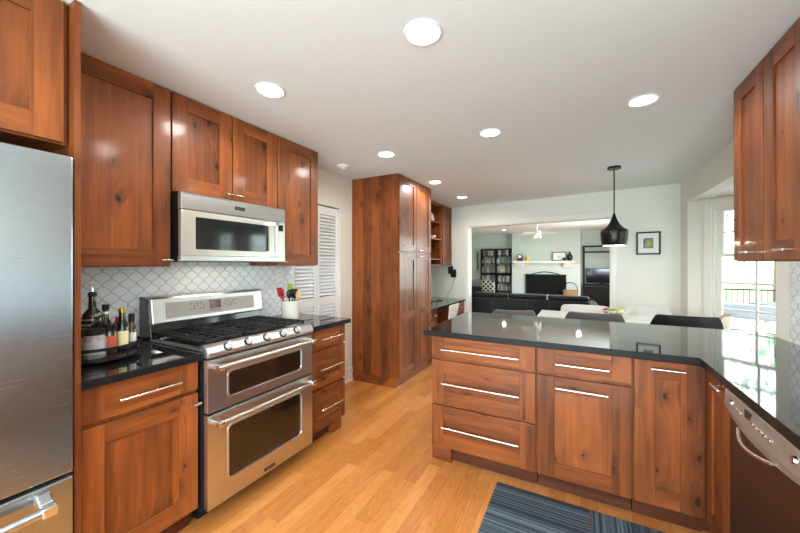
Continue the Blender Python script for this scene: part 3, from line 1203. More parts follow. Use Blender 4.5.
for i in range(3):
    for j in range(9):
        mb.box(.686 + i * .016, .698 + i * .016, -.0015, -.0003, 1.44 + j * .0185, 1.45 + j * .0185)
mb.build('buttons', WHITE, kp)
mb = MB()
mb.prism([(.0, 1.418), (.032, 1.418), (.032, 1.386), (.012, 1.383), (.0, 1.388)], 0, 0, MW)
mb.build('bottom_trim', STEEL, t, bevel=.002)

# ---- dishwasher
t = thing('dishwasher', 'built-in stainless dishwasher with a pale slanted control panel, right of the corner door', 'dishwasher', (.533, 1.846, 0), R(-90))
DW_ = .605
mb = MB()
mb.box(.004, DW_ - .004, .03, .52, .10, .874)
mb.build('body', BLACK, t)
mb = MB()
mb.box(.002, DW_ - .002, .0, .028, .105, .775)
mb.build('door', steel('dishwasher_steel', (.14, .10, .075), .4), t, bevel=.004)
mb = MB()
mb.box(.02, DW_ - .02, .07, .1, .0, .10)
mb.build('toe_kick', BLACK, t)
DWP = plain('dishwasher_panel', (.34, .29, .25), .4, .5, noise=.02)
mb = MB()
n = 16
rows = []
for k in range(n + 1):
    x = DW_ * k / n
    dip = .022 * (1 - (2 * k / n - 1) ** 2)
    rows.append([mb.bm.verts.new(p) for p in ((x, .028, .872), (x, .002, .872), (x, -.012, .858), (x, -.016 - dip * .5, .80 - dip * .2), (x, -.010 - dip * .5, .782 - dip), (x, .028, .778 - dip * .2))])
fs = []
for A, B in zip(rows, rows[1:]):
    for i in range(6):
        j = (i + 1) % 6
        fs.append(mb.bm.faces.new((A[i], A[j], B[j], B[i])))
fs += [mb.bm.faces.new(rows[0][::-1]), mb.bm.faces.new(rows[-1])]
mb._n(fs, 0)
cpn = mb.build('control_panel', DWP, t, bevel=.001)


def dwp(x, z):
    k = x / DW_
    dip = .022 * (1 - (2 * k - 1) ** 2)
    f = (z - .80) / .058
    return -.012 * f + (-.016 - dip * .5) * (1 - f)


for x, z, r in ((.085, .832, .011), (.52, .832, .013)):
    mb = MB()
    mb.cyl((x, dwp(x, z) + .002, z), (x, dwp(x, z) - .006, z), r, r * .85, 0, 20)
    mb.build('dial', CHROME, cpn)
mb = MB()
x = .225
mb.box(.205, .25, dwp(x, .84) - .003, dwp(x, .84) + .004, .822, .852)
mb.build('display', BLACKG, cpn)
for i in range(8):
    x = .13 + (i * .02 if i < 3 else .14 + (i - 3) * .03)
    mb = MB()
    mb.cyl((x, dwp(x, .825) + .002, .825), (x, dwp(x, .825) - .003, .825), .005, seg=10)
    mb.build('button', NICKEL, cpn)
mb = MB()
pts = [(.18 + .0153 * k, -.028 - .022 * math.sin(PI * k / 16), .768 - .014 * math.sin(PI * k / 16)) for k in range(17)]
mb.tube(pts, .006, seg=10)
mb.build('handle', NICKEL, cpn)

# ================================================================== CEILING LIGHTS
CANS = [(-.60, 1.32, 'nearest and largest recessed ceiling light, above the floor in front of the range'),
        (-1.57, 1.343, 'recessed ceiling light nearest the upper cabinets and the microwave'),
        (-1.56, 2.63, 'small recessed ceiling light just before the pantry'),
        (-.608, 2.57, 'recessed ceiling light over the open end of the peninsula, middle of the ceiling'),
        (.332, 2.504, 'recessed ceiling light over the right part of the peninsula'),
        (-1.569, 3.81, 'recessed ceiling light beside the top of the pantry doors'),
        (-1.567, 4.858, 'farthest recessed kitchen ceiling light, over the desk corner'),
        (-.60, .05, 'recessed ceiling light above the camera'),
        (.33, -1.0, 'recessed ceiling light behind the camera near the right wall'),
        (-.60, -1.2, 'recessed ceiling light behind the camera near the fridge')]


def can(x, y, z, r, label, energy, lens, grp, col=(1, .95, .88)):
    t = thing('recessed_light', label, 'ceiling light', (x, y, z), 0, grp)
    mb = MB()
    mb.lathe([(r, -.001), (r, -.006), (r * .93, -.009), (r * .84, -.007), (r * .80, -.002), (r * .80, -.001)], seg=36)
    mb.build('trim_ring', WHITE, t)
    mb = MB()
    mb.lathe([(r * .79, -.0015), (r * .76, -.0035), (r * .3, -.005), (.001, -.0052)], seg=32)
    mb.build('lens', lens, t)
    light('SPOT', 'lamp', (x, y, z - .02), energy, col, (0, 0, 0), spot_size=R(176), spot_blend=.5, shadow_soft_size=r * .75)


for x, y, lab in CANS:
    can(x, y, CE, .083, lab, 21, LAMP, 'recessed lights in the kitchen ceiling')
mb = MB()
mb.lathe([(.065, -.001), (.065, -.012), (.055, -.026), (.03, -.03), (.028, -.036), (.001, -.037)], seg=32)
o = tag(mb.build('smoke_detector', WHITE, loc=(-2.128, 2.727, CE)), 'round white smoke detector on the ceiling near the louvred doors', 'smoke detector')

# pendant
t = thing('pendant_lamp', 'black spun-metal pendant lamp hanging over the white dining table', 'lamp', (.30, 4.096, 1.56))
mb = MB()
mb.lathe([(.001, CE - 1.56 - .001), (.062, CE - 1.56 - .001), (.062, CE - 1.56 - .022), (.001, CE - 1.56 - .022)], close=False)
mb.build('canopy', PENDM, t)
mb = MB()
mb.cyl((0, 0, .325), (0, 0, CE - 1.58), .006, seg=10)
mb.build('rod', PENDM, t)
prof = [(.104, 0), (.109, .006), (.119, .06), (.1235, .12), (.1235, .145), (.117, .158), (.092, .176), (.066, .200), (.045, .228), (.029, .262), (.018, .295), (.010, .328), (.001, .33)]
mb = MB()
mb.lathe(prof, close=False, seg=40)
mb.build('shade', PENDM, t, solid=0)
mb = MB()
mb.lathe([(.104, 0.0005), (.116, .06), (.119, .12), (.117, .145), (.088, .172), (.03, .23), (.001, .24)], close=False, seg=40)
mb.build('shade_lining', PENDI, t)
mb = MB()
mb.ball((0, 0, .09), .035, sc3=(1, 1, 1.2))
mb.build('bulb', plain('pendant_bulb', (1, 1, 1), .5, emit=(1, .85, .62), estr=5), t)
light('POINT', 'lamp', (.30, 4.096, 1.585), 5, (1, .85, .65), shadow_soft_size=.04)

# ================================================================== THINGS ON THE LEFT COUNTER
ZC = .9145
TX, TY, TR = -2.055, .735, .165
t = thing('turntable_rack', 'round black two-tier turntable rack holding oil bottles and spice jars', 'rack', (TX, TY, ZC))
mb = MB()
mb.lathe([(.06, 0), (.06, .012), (TR, .014), (TR, .024), (.155, .026), (.001, .026)], seg=40)
mb.build('tray', BLACK, t)
mb = MB()


def rail(mb, r, z, h, a0=0, a1=360, n=48, th=.003):
    pr_ = None
    for k in range(n + 1):
        a = R(a0 + (a1 - a0) * k / n)
        c, s_ = math.cos(a), math.sin(a)
        q = [mb.bm.verts.new(p) for p in ((r * c, r * s_, z), (r * c, r * s_, z + h), ((r - th) * c, (r - th) * s_, z + h), ((r - th) * c, (r - th) * s_, z))]
        if pr_:
            mb._n([mb.bm.faces.new((pr_[i], pr_[(i + 1) % 4], q[(i + 1) % 4], q[i])) for i in range(4)], 0)
        pr_ = q


rail(mb, TR + .003, .062, .014)
mb.build('rim', BLACK, t)
for k in range(6):
    a = R(20 + 60 * k)
    mb = MB()
    mb.cyl(((TR + .0015) * math.cos(a), (TR + .0015) * math.sin(a), .016), ((TR + .0015) * math.cos(a), (TR + .0015) * math.sin(a), .066), .004, seg=8)
    mb.build('post', BLACK, t)
BZ = ZC + .0265


def bottle(name, label, cat, x, y, prof, mat, lid=None, lidm=None, lab=None, labm=None, extra=None, grp=None):
    t = thing(name, label, cat, (x, y, BZ), 0, grp)
    mb = MB()
    mb.lathe(prof, seg=28)
    mb.build('glass', mat, t)
    if lab:
        z0, z1, r = lab
        mb = MB()
        for k in range(0, 16):
            a0, a1 = R(-125 + 10 * k), R(-125 + 10 * (k + 1))
            mb.quad([(r * math.cos(a0), r * math.sin(a0), z0), (r * math.cos(a1), r * math.sin(a1), z0), (r * math.cos(a1), r * math.sin(a1), z1), (r * math.cos(a0), r * math.sin(a0), z1)])
        l_ = mb.build('label', labm, t)
    if lid:
        mb = MB()
        mb.lathe(lid, seg=24)
        mb.build('cap', lidm, t, bevel=.001)
    return t


t = bottle('oil_bottle', 'tall dark olive oil bottle with a steel pourer, at the back left of the rack', 'bottle', -2.115, .735,
           [(.040, 0), (.044, .004), (.044, .150), (.043, .165), (.036, .188), (.022, .205), (.016, .216), (.0145, .27), (.017, .272), (.017, .29), (.001, .29)], BOTG,
           [(.0175, .272), (.0178, .285), (.012, .292), (.006, .294)], BLACK)
mb = MB()
mb.tube([(0, 0, .293), (0, 0, .312), (-.003, -.004, .322), (-.010, -.010, .333)], .0035)
mb.build('pourer', NICKEL, t)
GLD = plain('gold_print', (.42, .40, .34), .4, noise=.1)
for s_, z, sz in (('EXTRA VIRGIN', .160, .011), ('OLIVE OIL', .135, .013), ('COLD PRESSED', .118, .007)):
    text_mesh('label_letters', s_, sz, GLD, t, (.0445 * math.cos(R(-55)), .0445 * math.sin(R(-55)), z), (R(90), 0, R(35)))
bottle('oil_bottle', 'gold-capped oil bottle with a cream yellow label, in the middle of the rack', 'bottle', -2.01, .815,
       [(.026, 0), (.028, .003), (.028, .105), (.024, .128), (.0155, .150), (.0135, .19), (.001, .19)], BOTG,
       [(.0155, .185), (.016, .21), (.001, .211)], GOLD, (.025, .1, .0285), LABELY)
bottle('sauce_bottle', 'small dark sauce bottle with a black cap, at the right end of the rack', 'bottle', -2.055, .873,
       [(.021, 0), (.023, .003), (.023, .085), (.019, .105), (.011, .12), (.0105, .14), (.001, .14)], BROWNG,
       [(.0135, .13), (.0135, .172), (.001, .173)], BLACK, (.03, .078, .0235), LABELW)
bottle('spice_jar', 'wide glass spice jar with a black lid and white label, front left of the rack', 'jar', -1.965, .690,
       [(.040, 0), (.043, .004), (.043, .088), (.036, .104), (.034, .11), (.001, .11)], JARG,
       [(.037, .106), (.038, .132), (.001, .134)], BLACK, (.02, .08, .0435), plain('spice_label', (.42, .43, .47), .6, noise=.35, nscale=60))
t = bottle('spice_jar', 'narrower spice jar with a black lid and reddish label, behind the wide jar', 'jar', -1.99, .757,
           [(.029, 0), (.031, .004), (.031, .098), (.026, .114), (.001, .115)], BROWNG,
           [(.028, .112), (.029, .142), (.001, .144)], BLACK, (.02, .088, .0315), LABELR)
bottle('vinegar_bottle', 'slim bottle with a black stopper cap and pale neck label, behind the jars', 'bottle', -2.155, .802,
       [(.024, 0), (.026, .003), (.026, .12), (.014, .145), (.0125, .2), (.001, .2)], BROWNG,
       [(.015, .193), (.0155, .222), (.001, .223)], BLACK, (.155, .185, .0132), LABELW)
bottle('sauce_bottle', 'red sauce bottle standing behind the yellow-labelled oil bottle', 'bottle', -2.115, .850,
       [(.027, 0), (.030, .004), (.030, .12), (.022, .142), (.001, .143)], RED,
       [(.0225, .141), (.0225, .155), (.001, .156)], RED, (.03, .1, .0305), LABELW)

# ---- crock with utensils
CX, CY_ = -2.125, 2.02
t = thing('utensil_crock', 'white ceramic crock standing on the granite right of the range', 'crock', (CX, CY_, ZC))
mb = MB()
mb.lathe([(.062, 0), (.068, .004), (.070, .02), (.070, .135), (.073, .142), (.073, .152), (.066, .152), (.064, .14), (.064, .012), (.001, .012)], seg=40, close=False)
mb.lathe([(.001, 0.0001), (.062, 0.0001)], seg=40, close=False)
mb.build('pot', CERAM, t)


def utensil(name, label, dx, dy, lean, h, mat, head, hm=None, rz=0):
    """stands in the crock: base inside at (dx,dy), leaning by lean (x,y) over its height h"""
    t = thing(name, label, 'kitchen utensil', (CX + dx, CY_ + dy, ZC + .014), 0, None)
    top = Vector((lean[0], lean[1], h))
    mb = MB()
    mb.tube([(0, 0, 0), top * .5, top], .0055, rs=[.0055, .005, .0045])
    mb.build('shaft', mat, t)
    d = top.normalized()
    M = Matrix.Translation(top) @ d.to_track_quat('Z', 'Y').to_matrix().to_4x4() @ Matrix.Rotation(R(rz), 4, 'Z')
    mb = MB()
    if head == 'spatula':
        mb.box(-.024, .024, -.003, .003, -.002, .075, M=M)
    elif head == 'slotted':
        for k in range(5):
            x = -.024 + k * .0105
            mb.box(x, x + .006, -.002, .002, .008, .062, M=M)
        mb.box(-.024, .024, -.002, .002, -.004, .008, M=M)
        mb.box(-.024, .024, -.002, .002, .062, .072, M=M)
    else:
        g = bmesh.ops.create_uvsphere(mb.bm, u_segments=20, v_segments=12, radius=1)
        a, b_, c = {'spoon': (.024, .007, .036), 'ladle': (.030, .016, .034), 'whisk': (.018, .018, .04)}[head]
        for v in g['verts']:
            v.co = M @ Vector((v.co.x * a, v.co.y * b_, v.co.z * c + c * .8))
        mb._n(mb.bm.faces, 0, True)
    mb.build('head', hm or mat, t, bevel=.002 if head in ('spatula', 'slotted') else 0)


utensil('spatula', 'red silicone slotted spatula in the white crock, leaning left', -.016, -.016, (-.008, -.038, .165), .165, RED, 'slotted', RED, 60)
utensil('spatula', 'second red spatula in the crock, just behind the slotted one', -.035, -.005, (-.012, -.045, .18), .175, RED, 'spatula', RED, 40)
utensil('cooking_spoon', 'black cooking spoon in the middle of the white crock', .01, -.02, (.0, .0, .16), .165, BLACK, 'spoon', None, 50)
utensil('ladle', 'black ladle in the white crock, the largest head', .0, .012, (.005, .008, .17), .175, BLACK, 'ladle', None, 50)
utensil('spatula', 'lime green spatula tip rising at the back of the crock', -.035, .02, (-.01, .018, .2), .2, GREEN, 'spatula', None, 50)
utensil('wooden_spoon', 'pale wooden spoon at the right side of the crock', .034, .012, (.016, .022, .16), .16, SPOONW, 'spoon', None, 60)
utensil('spatula', 'short black turner at the far right rim of the crock', .0, .034, (.0, .018, .15), .155, BLACK, 'spatula', None, 0)

# ---- outlets
OUTG = 'outlets in the tiled splashback'


def outlet(y, z, lab, x=XW + .0085, sgn=1, hx=None):
    t = thing('wall_outlet', lab, 'outlet', (x, y, z))
    mb = MB()
    mb.box(0, .005 * sgn, -.036, .036, -.058, .058)
    pl = mb.build('cover_plate', WHITE, t, bevel=.0015)
    for dz in (-.02, .02):
        mb = MB()
        mb.box(.0052 * sgn, .0075 * sgn, -.016, .016, dz - .014, dz + .014)
        k = mb.build('socket', TRIM, pl, bevel=.003)
        mb = MB()
        mb.box(.0077 * sgn, .0079 * sgn, -.007, -.005, dz - .004, dz + .006)
        mb.box(.0077 * sgn, .0079 * sgn, .005, .007, dz - .004, dz + .005)
        mb.build('slots', BLACK, k)


outlet(2.14, 1.27, 'white wall outlet in the tiles above the utensil crock')
outlet(1.93, 1.14, 'white wall outlet in the tiles between the range and the crock')

# ---- rug
def rug_mat(ax):
    m, nt, b, N, L = nmat('striped_rug_%d' % ax)
    tc = N.new('ShaderNodeTexCoord')
    sp = N.new('ShaderNodeSeparateXYZ')
    L.new(tc.outputs['Object'], sp.inputs[0])
    v = sp.outputs[ax]
    k = mth(N, L, 'FLOOR', mth(N, L, 'DIVIDE', v, .009))
    w = N.new('ShaderNodeTexWhiteNoise')
    w.noise_dimensions = '1D'
    L.new(k, w.inputs['W'])
    big = N.new('ShaderNodeTexNoise')
    big.inputs['Scale'].default_value = 1
    L.new(comb(N, L, mth(N, L, 'MULTIPLY', v, 14), 0, 0), big.inputs['Vector'])
    f = mth(N, L, 'ADD', mth(N, L, 'MULTIPLY', w.outputs[0], .6), mth(N, L, 'MULTIPLY', big.outputs[0], .5))
    col = ramp(N, L, f, [(.15, (.016, .024, .032)), (.45, (.04, .06, .078)), (.7, (.085, .125, .155)), (.95, (.20, .27, .30))])
    L.new(col, b.inputs['Base Color'])
    b.inputs['Roughness'].default_value = .9
    fr = mth(N, L, 'PINGPONG', mth(N, L, 'DIVIDE', v, .009), .5)
    bp = N.new('ShaderNodeBump')
    bp.inputs['Strength'].default_value = .8
    bp.inputs['Distance'].default_value = .003
    L.new(fr, bp.inputs['Height'])
    L.new(bp.outputs[0], b.inputs['Normal'])
    return m


RGX, RGY = rug_mat(0), rug_mat(1)
RUGG = 'striped blue grey carpet tiles before the peninsula'
for i, (x, lab, m_) in enumerate(((-.462, 'blue grey striped mat whose stripes run along the peninsula', RGY), (.048, 'blue grey striped mat beside it whose stripes run away from the peninsula', RGX))):
    for j in range(3):
        mb = MB()
        mb.box(0, .506, -.506, 0, 0, .009)
        o = mb.build('floor_mat', (m_ if j % 2 == 0 else (RGX if m_ is RGY else RGY)), bevel=.002, loc=(x, 2.138 - j * .51, .0005))
        tag(o, lab if j == 0 else 'carpet tile square in row %s behind the first, %s column' % (('', 'two', 'three')[j], ('left', 'right')[i]), 'mat', RUGG)

# ---- picture on the far wall
def on_far(x):
    return FW0[1] - math.tan(R(8)) * (x - FW0[0])


PXc = .765
t = thing('framed_picture', 'small dark-framed picture of a pear, hanging right of the wide opening', 'picture', (PXc, on_far(PXc) - .002, 1.638), FWA)
mb = MB()
ringframe(mb, [(-.128, -.148), (.128, -.148), (.128, .148), (-.128, .148)], [(-.108, -.128), (.108, -.128), (.108, .128), (-.108, .128)], -.022, 0)
mb.build('frame', plain('dark_frame', (.035, .018, .012), .35, noise=.2), t, bevel=.003)
mb = MB()
mb.box(-.11, .11, -.008, -.003, -.13, .13)
mat_ = mb.build('mount', PAPER, t)


def pear_print():
    m, nt, b, N, L = nmat('pear_print')
    tc = N.new('ShaderNodeTexCoord')
    n = N.new('ShaderNodeTexNoise')
    n.inputs['Scale'].default_value = 22
    n.inputs['Detail'].default_value = 4
    L.new(tc.outputs['Object'], n.inputs['Vector'])
    L.new(ramp(N, L, n.outputs[0], [(.3, (.04, .05, .06)), (.5, (.14, .17, .17)), (.7, (.30, .34, .32))]), b.inputs['Base Color'])
    return m


mb = MB()
mb.box(-.052, .052, -.0095, -.0085, -.065, .065)
pic = mb.build('print', pear_print(), mat_)
mb = MB()
pts = [(.034 * math.cos(R(a)) * (1 - .35 * max(0, math.sin(R(a)))), .045 * math.sin(R(a)) - .008 + .012 * max(0, math.sin(R(a)))) for a in range(0, 360, 15)]
mb.prism(pts, 1, -.0102, -.0097)
mb.build('pear', plain('pear_print_green', (.36, .36, .10), .6, noise=.35, nscale=40), pic)

# ================================================================== DESK CORNER
t = thing('serving_plate', 'white oval plate propped upright on the top open shelf', 'plate', (-2.20, 5.12, 2.061))
mb = MB()
M = Matrix.Rotation(R(78), 4, 'Y')
g = []
mb.lathe([(.001, 0), (.05, 0), (.075, .008), (.078, .012), (.05, .005), (.001, .004)], seg=32, close=False)
for v in mb.bm.verts:
    v.co = M @ v.co + Vector((.03, 0, .078))
mb.build('dish', CERAM, t)
mb = MB()
mb.lathe([(.001, 0), (.03, 0), (.05, .02), (.06, .05), (.057, .05), (.046, .022), (.001, .006)], seg=28, close=False)
o = tag(mb.build('small_bowl', CERAM, loc=(-2.14, 5.08, 1.7855)), 'small white bowl on the middle open shelf', 'bowl')

# white desk chair pushed under the desk
t = thing('desk_chair', 'white chair with a tapered back, tucked under the granite desk', 'chair', (-1.66, 4.60, 0), R(90))
mb = MB()
mb.prism([(-.10, .0), (.10, .0), (.19, .355), (.17, .375), (-.17, .375), (-.19, .355)], 1, -.012, .012)
for v in mb.bm.verts:
    v.co.y += -.12 * (v.co.x / .18) ** 2 * 0 - v.co.z * .18
    v.co.z += .42
mb.build('backrest', WHSH, t, bevel=.006)
mb = MB()
mb.box(-.165, .165, .0, .40, .405, .425)
mb.build('seat', WHSH, t, bevel=.01)
for x in (-.14, .14):
    for y in (.03, .37):
        mb = MB()
        mb.cyl((x, y, .404), (x * 1.1, y, 0), .014, .010)
        mb.build('leg', LEGW, t)

# phone on the far wall and its cord
px_ = -2.0
t = thing('wall_phone', 'black cordless phone in a wall cradle, between the desk and the wide opening', 'telephone', (px_, on_far(px_) - .001, 1.22), FWA)
mb = MB()
mb.box(-.05, .05, -.03, 0, -.09, .05)
mb.build('cradle', BLACK, t, bevel=.006)
mb = MB()
mb.box(-.035, .005, -.06, -.0305, -.06, .11)
ph = mb.build('handset', BLACK, t, bevel=.008)
mb = MB()
mb.cyl((-.028, -.045, .11), (-.028, -.045, .16), .006, .005)
mb.build('antenna', BLACK, ph)
mb = MB()
mb.box(-.10, -.052, -.035, 0, -.03, .10)
mb.build('side_unit', BLACK, t, bevel=.006)
mb = MB()
pts = []
for k in range(24):
    s_ = k / 23
    pts.append((px_ + .01 - .10 * s_ ** 1.5 + .012 * math.sin(6 * s_), on_far(px_) - .03 - .10 * s_, 1.125 - .355 * s_))
mb.tube(pts, .0025, seg=6)
tag(mb.build('phone_cord', BLACK), 'thin cord looping from the wall phone down to the desk', 'cord')
mb = MB()
pts = [(-2.1 + .22 * math.sin(.5 * k) * .4 + .0 * k, 4.65 + .035 * k, .7625) for k in range(22)]
mb.tube(pts, .004, seg=6)
tag(mb.build('charger_cable', BLACK), 'black charger cable lying along the back of the desk', 'cord')

# ================================================================== DINING
t = thing('dining_table', 'white rectangular dining table behind the peninsula', 'table', (.27, 4.54, 0))
mb = MB()
mb.box(-.73, .53, -.28, .28, .735, .76)
mb.build('tabletop', TABLE, t, bevel=.004)
mb = MB()
mb.box(-.62, .42, -.22, .22, .66, .7345)
mb.build('apron', TABLE, t)
for x in (-.64, .44):
    for y in (-.24, .24):
        mb = MB()
        mb.cyl((x, y, .7345), (x * 1.04, y * 1.04, 0), .026, .018)
        mb.build('leg', TABLE, t)


def shell_chair(label, x, y, rz, mat, w=.58, top=.83):
    """moulded shell chair; local -y is the front of the sitter"""
    t = thing('dining_chair', label, 'chair', (x, y, 0), rz, 'moulded shell chairs round the dining table')
    prof = [(-.20, .415), (-.17, .435), (-.08, .425), (.02, .415), (.10, .425), (.15, .47), (.185, .56), (.21, .66), (.225, .74), (.235, .79), (.24, top)]
    wid = [.40, .44, .46, .48, .50, .53, .56, .58, .58, .56, .48]
    lift = [.0, .01, .02, .05, .09, .09, .06, .04, .02, .01, .0]
    fwd = [0, 0, 0, .0, .02, .08, .14, .15, .12, .10, .06]
    mb = MB()
    rows = []
    n = 14
    for (py, pz), ww, li, fo in zip(prof, wid, lift, fwd):
        row = []
        for k in range(n + 1):
            u = 2 * k / n - 1
            e = abs(u) ** 2.4
            row.append(mb.bm.verts.new((u * ww / 2 * w / .58, py - fo * e, pz + li * e)))
        rows.append(row)
    fs = []
    for A, B in zip(rows, rows[1:]):
        fs += [mb.bm.faces.new((A[k], A[k + 1], B[k + 1], B[k])) for k in range(n)]
    mb._n(fs, 0, True)
    mb.build('shell', mat, t, solid=.009, sub=1)
    for lx in (-.13, .13):
        for ly in (-.11, .11):
            mb = MB()
            mb.cyl((lx, ly, .412), (lx * 1.6, ly * 1.75, 0), .013, .009)
            mb.build('leg', LEGW, t)
    mb = MB()
    for lx in (-.13, .13):
        mb.cyl((lx, -.11, .40), (lx, .11, .40), .005, seg=8)
    for ly in (-.11, .11):
        mb.cyl((-.13, ly, .40), (.13, ly, .40), .005, seg=8)
    mb.build('under_frame', BLACK, t)
    return t


shell_chair('pale grey shell chair at the left end of the table, seen from behind', -.72, 4.16, R(195), GREYSH, .50, .853)
shell_chair('dark grey shell chair at the near side of the table, behind the peninsula', .115, 4.08, R(180), DGREY, .56, .885)
shell_chair('black shell chair at the near right of the table, before the bay window', .83, 4.03, R(180), BLKSH, .55, .916)
shell_chair('white shell chair on the far side of the table, in front of the television', .04, 5.03, R(0), WHSH, .58, .81)
shell_chair('white shell chair on the far side of the table, under the pear picture', .74, 5.05, R(0), WHSH, .48, .82)
shell_chair('beige shell chair at the window end of the table, in the bay', 1.06, 4.46, R(-105), BEISH, .40, .875)

# fruit basket on the table
bx_, by_ = .33, 4.62
t = thing('wire_fruit_basket', 'white wire basket of fruit on the dining table', 'basket', (bx_, by_, .7605))
mb = MB()
for z, r in ((.003, .07), (.03, .12), (.06, .155), (.075, .165)):
    mb.tube([(r * math.cos(R(a)), r * math.sin(R(a)), z) for a in range(0, 361, 15)], .003, seg=6)
for k in range(16):
    a = R(22.5 * k)
    mb.tube([(r * math.cos(a), r * math.sin(a), z) for z, r in ((.003, .07), (.03, .12), (.06, .155), (.09, .178))], .0025, seg=6)
mb.build('wire_bowl', WHITE, t)
for dx, dy, dz, r, m_, nm, lab in ((-.075, .0, .058, .036, RED, 'apple', 'red apple at the left of the fruit basket'),
                                   (-.01, -.05, .052, .042, plain('lime_skin', (.18, .34, .05), .4, noise=.2), 'green_apple', 'dark green apple in the middle of the fruit basket'),
                                   (.07, -.02, .058, .036, plain('pear_skin', (.55, .58, .12), .4, noise=.2), 'yellow_pear', 'yellow green pear at the right of the fruit basket'),
                                   (.02, .06, .052, .04, plain('lemon_skin', (.65, .60, .12), .4, noise=.15), 'lemon', 'pale yellow lemon at the back of the fruit basket')):
    tt = thing(nm, lab, 'fruit', (bx_ + dx, by_ + dy, .7605 + dz))
    mb = MB()
    mb.ball((0, 0, 0), r, sc3=(1, 1, .92))
    mb.build('flesh', m_, tt)
    mb = MB()
    mb.tube([(0, 0, r * .85), (.003, 0, r * 1.2)], .002, seg=6)
    mb.build('stem', LEGW, tt)
mb = MB()
mb.lathe([(.001, 0), (.05, 0), (.09, .012), (.092, .014), (.05, .004), (.001, .004)], seg=28, close=False)
tag(mb.build('small_plate', RED, loc=(.09, 4.62, .7605)), 'small red plate on the white table, left of the fruit basket', 'plate')

# ================================================================== FAMILY ROOM
# mantel and hearth
mb = MB()
mb.box(-.90, 1.14, -.22, -.002, 1.41, 1.475)
mb.box(-.86, 1.10, -.19, -.002, 1.385, 1.41)
for x in (-.70, .90):
    mb.prism([(-.002, 1.24), (-.002, 1.385), (-.16, 1.385), (-.10, 1.24)], 0, x - .13, x + .13)
tag(mb.build('mantel_shelf', WHITE, loc=fam(0, 0), rot=(0, 0, FA), bevel=.005), 'white mantel shelf on brackets over the painted brick fireplace', 'shelf')
mb = MB()
mb.box(-.8, 1.3, -.5, -.002, 0, .30)
tag(mb.build('hearth', BRICKW, loc=fam(0, 0), rot=(0, 0, FA), bevel=.01), 'raised white hearth under the fireplace', 'hearth')
t = thing('fireplace_screen', 'black wrought-iron fireplace screen with an arched top rail', 'fire screen', fam(.18, -.05, .301), FA)
mb = MB()
for x in (-.64, .64):
    mb.box(x - .025, x + .025, -.02, .02, 0, .70)
mb.box(-.64, .64, -.02, .02, .655, .70)
mb.box(-.64, .64, -.02, .02, 0, .03)
pts = [(-.45 + .9 * k / 20, 0, .70 + .085 * math.sin(PI * k / 20)) for k in range(21)]
mb.tube(pts, .014)
mb.build('frame', IRON, t)
mb = MB()
mb.box(-.615, .615, -.006, .006, .03, .655)
mb.build('mesh_panel', plain('screen_mesh', (.008, .008, .008), .8, noise=.3, nscale=300), t)

# things on the mantel
zt = 1.4755
t = thing('mantel_clock', 'small dark red clock with a white face, at the left of the mantel', 'clock', fam(-.66, -.11, zt), FA)
mb = MB()
mb.box(-.085, .085, -.04, .04, 0, .13).cyl((0, -.04, .15), (0, .04, .15), .1, seg=28)
mb.build('case', plain('dark_red_wood', (.09, .012, .012), .3, noise=.2), t, bevel=.004)
mb = MB()
mb.cyl((0, -.046, .155), (0, -.0405, .155), .062, seg=28)
mb.build('face', PAPER, t)
mb = MB()
mb.lathe([(.05, 0), (.065, .03), (.06, .08), (.03, .14), (.018, .2), (.022, .23), (.001, .231)], seg=24)
tag(mb.build('yellow_vase', plain('yellow_glaze', (.72, .62, .02), .25, coat=.4, noise=.1), loc=fam(-.40, -.11, zt)), 'small yellow pear-shaped vase on the mantel beside the clock', 'vase')
t = thing('framed_picture', 'framed drawing with a wide white mount standing on the mantel', 'picture', fam(.63, -.06, zt), FA)
mb = MB()
ringframe(mb, [(-.22, 0), (.22, 0), (.22, .30), (-.22, .30)], [(-.19, .03), (.19, .03), (.19, .27), (-.19, .27)], -.02, .0)
mb.build('frame', plain('bronze_frame', (.14, .13, .07), .4, noise=.2), t)
mb = MB()
mb.box(-.195, .195, -.01, -.004, .025, .275)
k = mb.build('mount', PAPER, t)
mb = MB()
for i in range(14):
    x, z = -.05 + .1 * random.random(), .10 + .09 * random.random()
    mb.tube([(x, -.0105, z), (x + random.uniform(-.04, .04), -.0105, z + random.uniform(-.03, .04))], .004, seg=5)
mb.build('drawing', BLACK, k)
mb = MB()
mb.lathe([(.06, 0), (.075, .03), (.10, .10), (.09, .17), (.045, .22), (.03, .27), (.035, .30), (.001, .301)], seg=28)
tag(mb.build('dark_vase', BLACKG, loc=fam(.96, -.12, zt)), 'large glossy dark vase at the right end of the mantel', 'vase')
mb = MB()
mb.lathe([(.03, 0), (.05, .03), (.05, .07), (.02, .11), (.001, .112)], seg=24)
tag(mb.build('dark_vase', BLACKG, loc=fam(.79, -.165, zt)), 'small dark vase on the mantel in front of the framed drawing', 'vase')

# basket on the hearth
t = thing('hearth_basket', 'brown woven basket with a tall arched handle on the hearth', 'basket', fam(1.0, -.27, .301), FA)
mb = MB()
mb.lathe([(.18, 0), (.22, .05), (.23, .20), (.215, .20), (.20, .02), (.001, .02)], seg=28, flat=.7)
mb.build('bowl', plain('wicker', (.42, .24, .10), .7, noise=.35, nscale=60, bump=.8), t)
mb = MB()
mb.tube([(.215 * math.cos(R(a)), 0, .19 + .26 * math.sin(R(a))) for a in range(0, 181, 12)], .012)
mb.build('handle', BLACK, t)

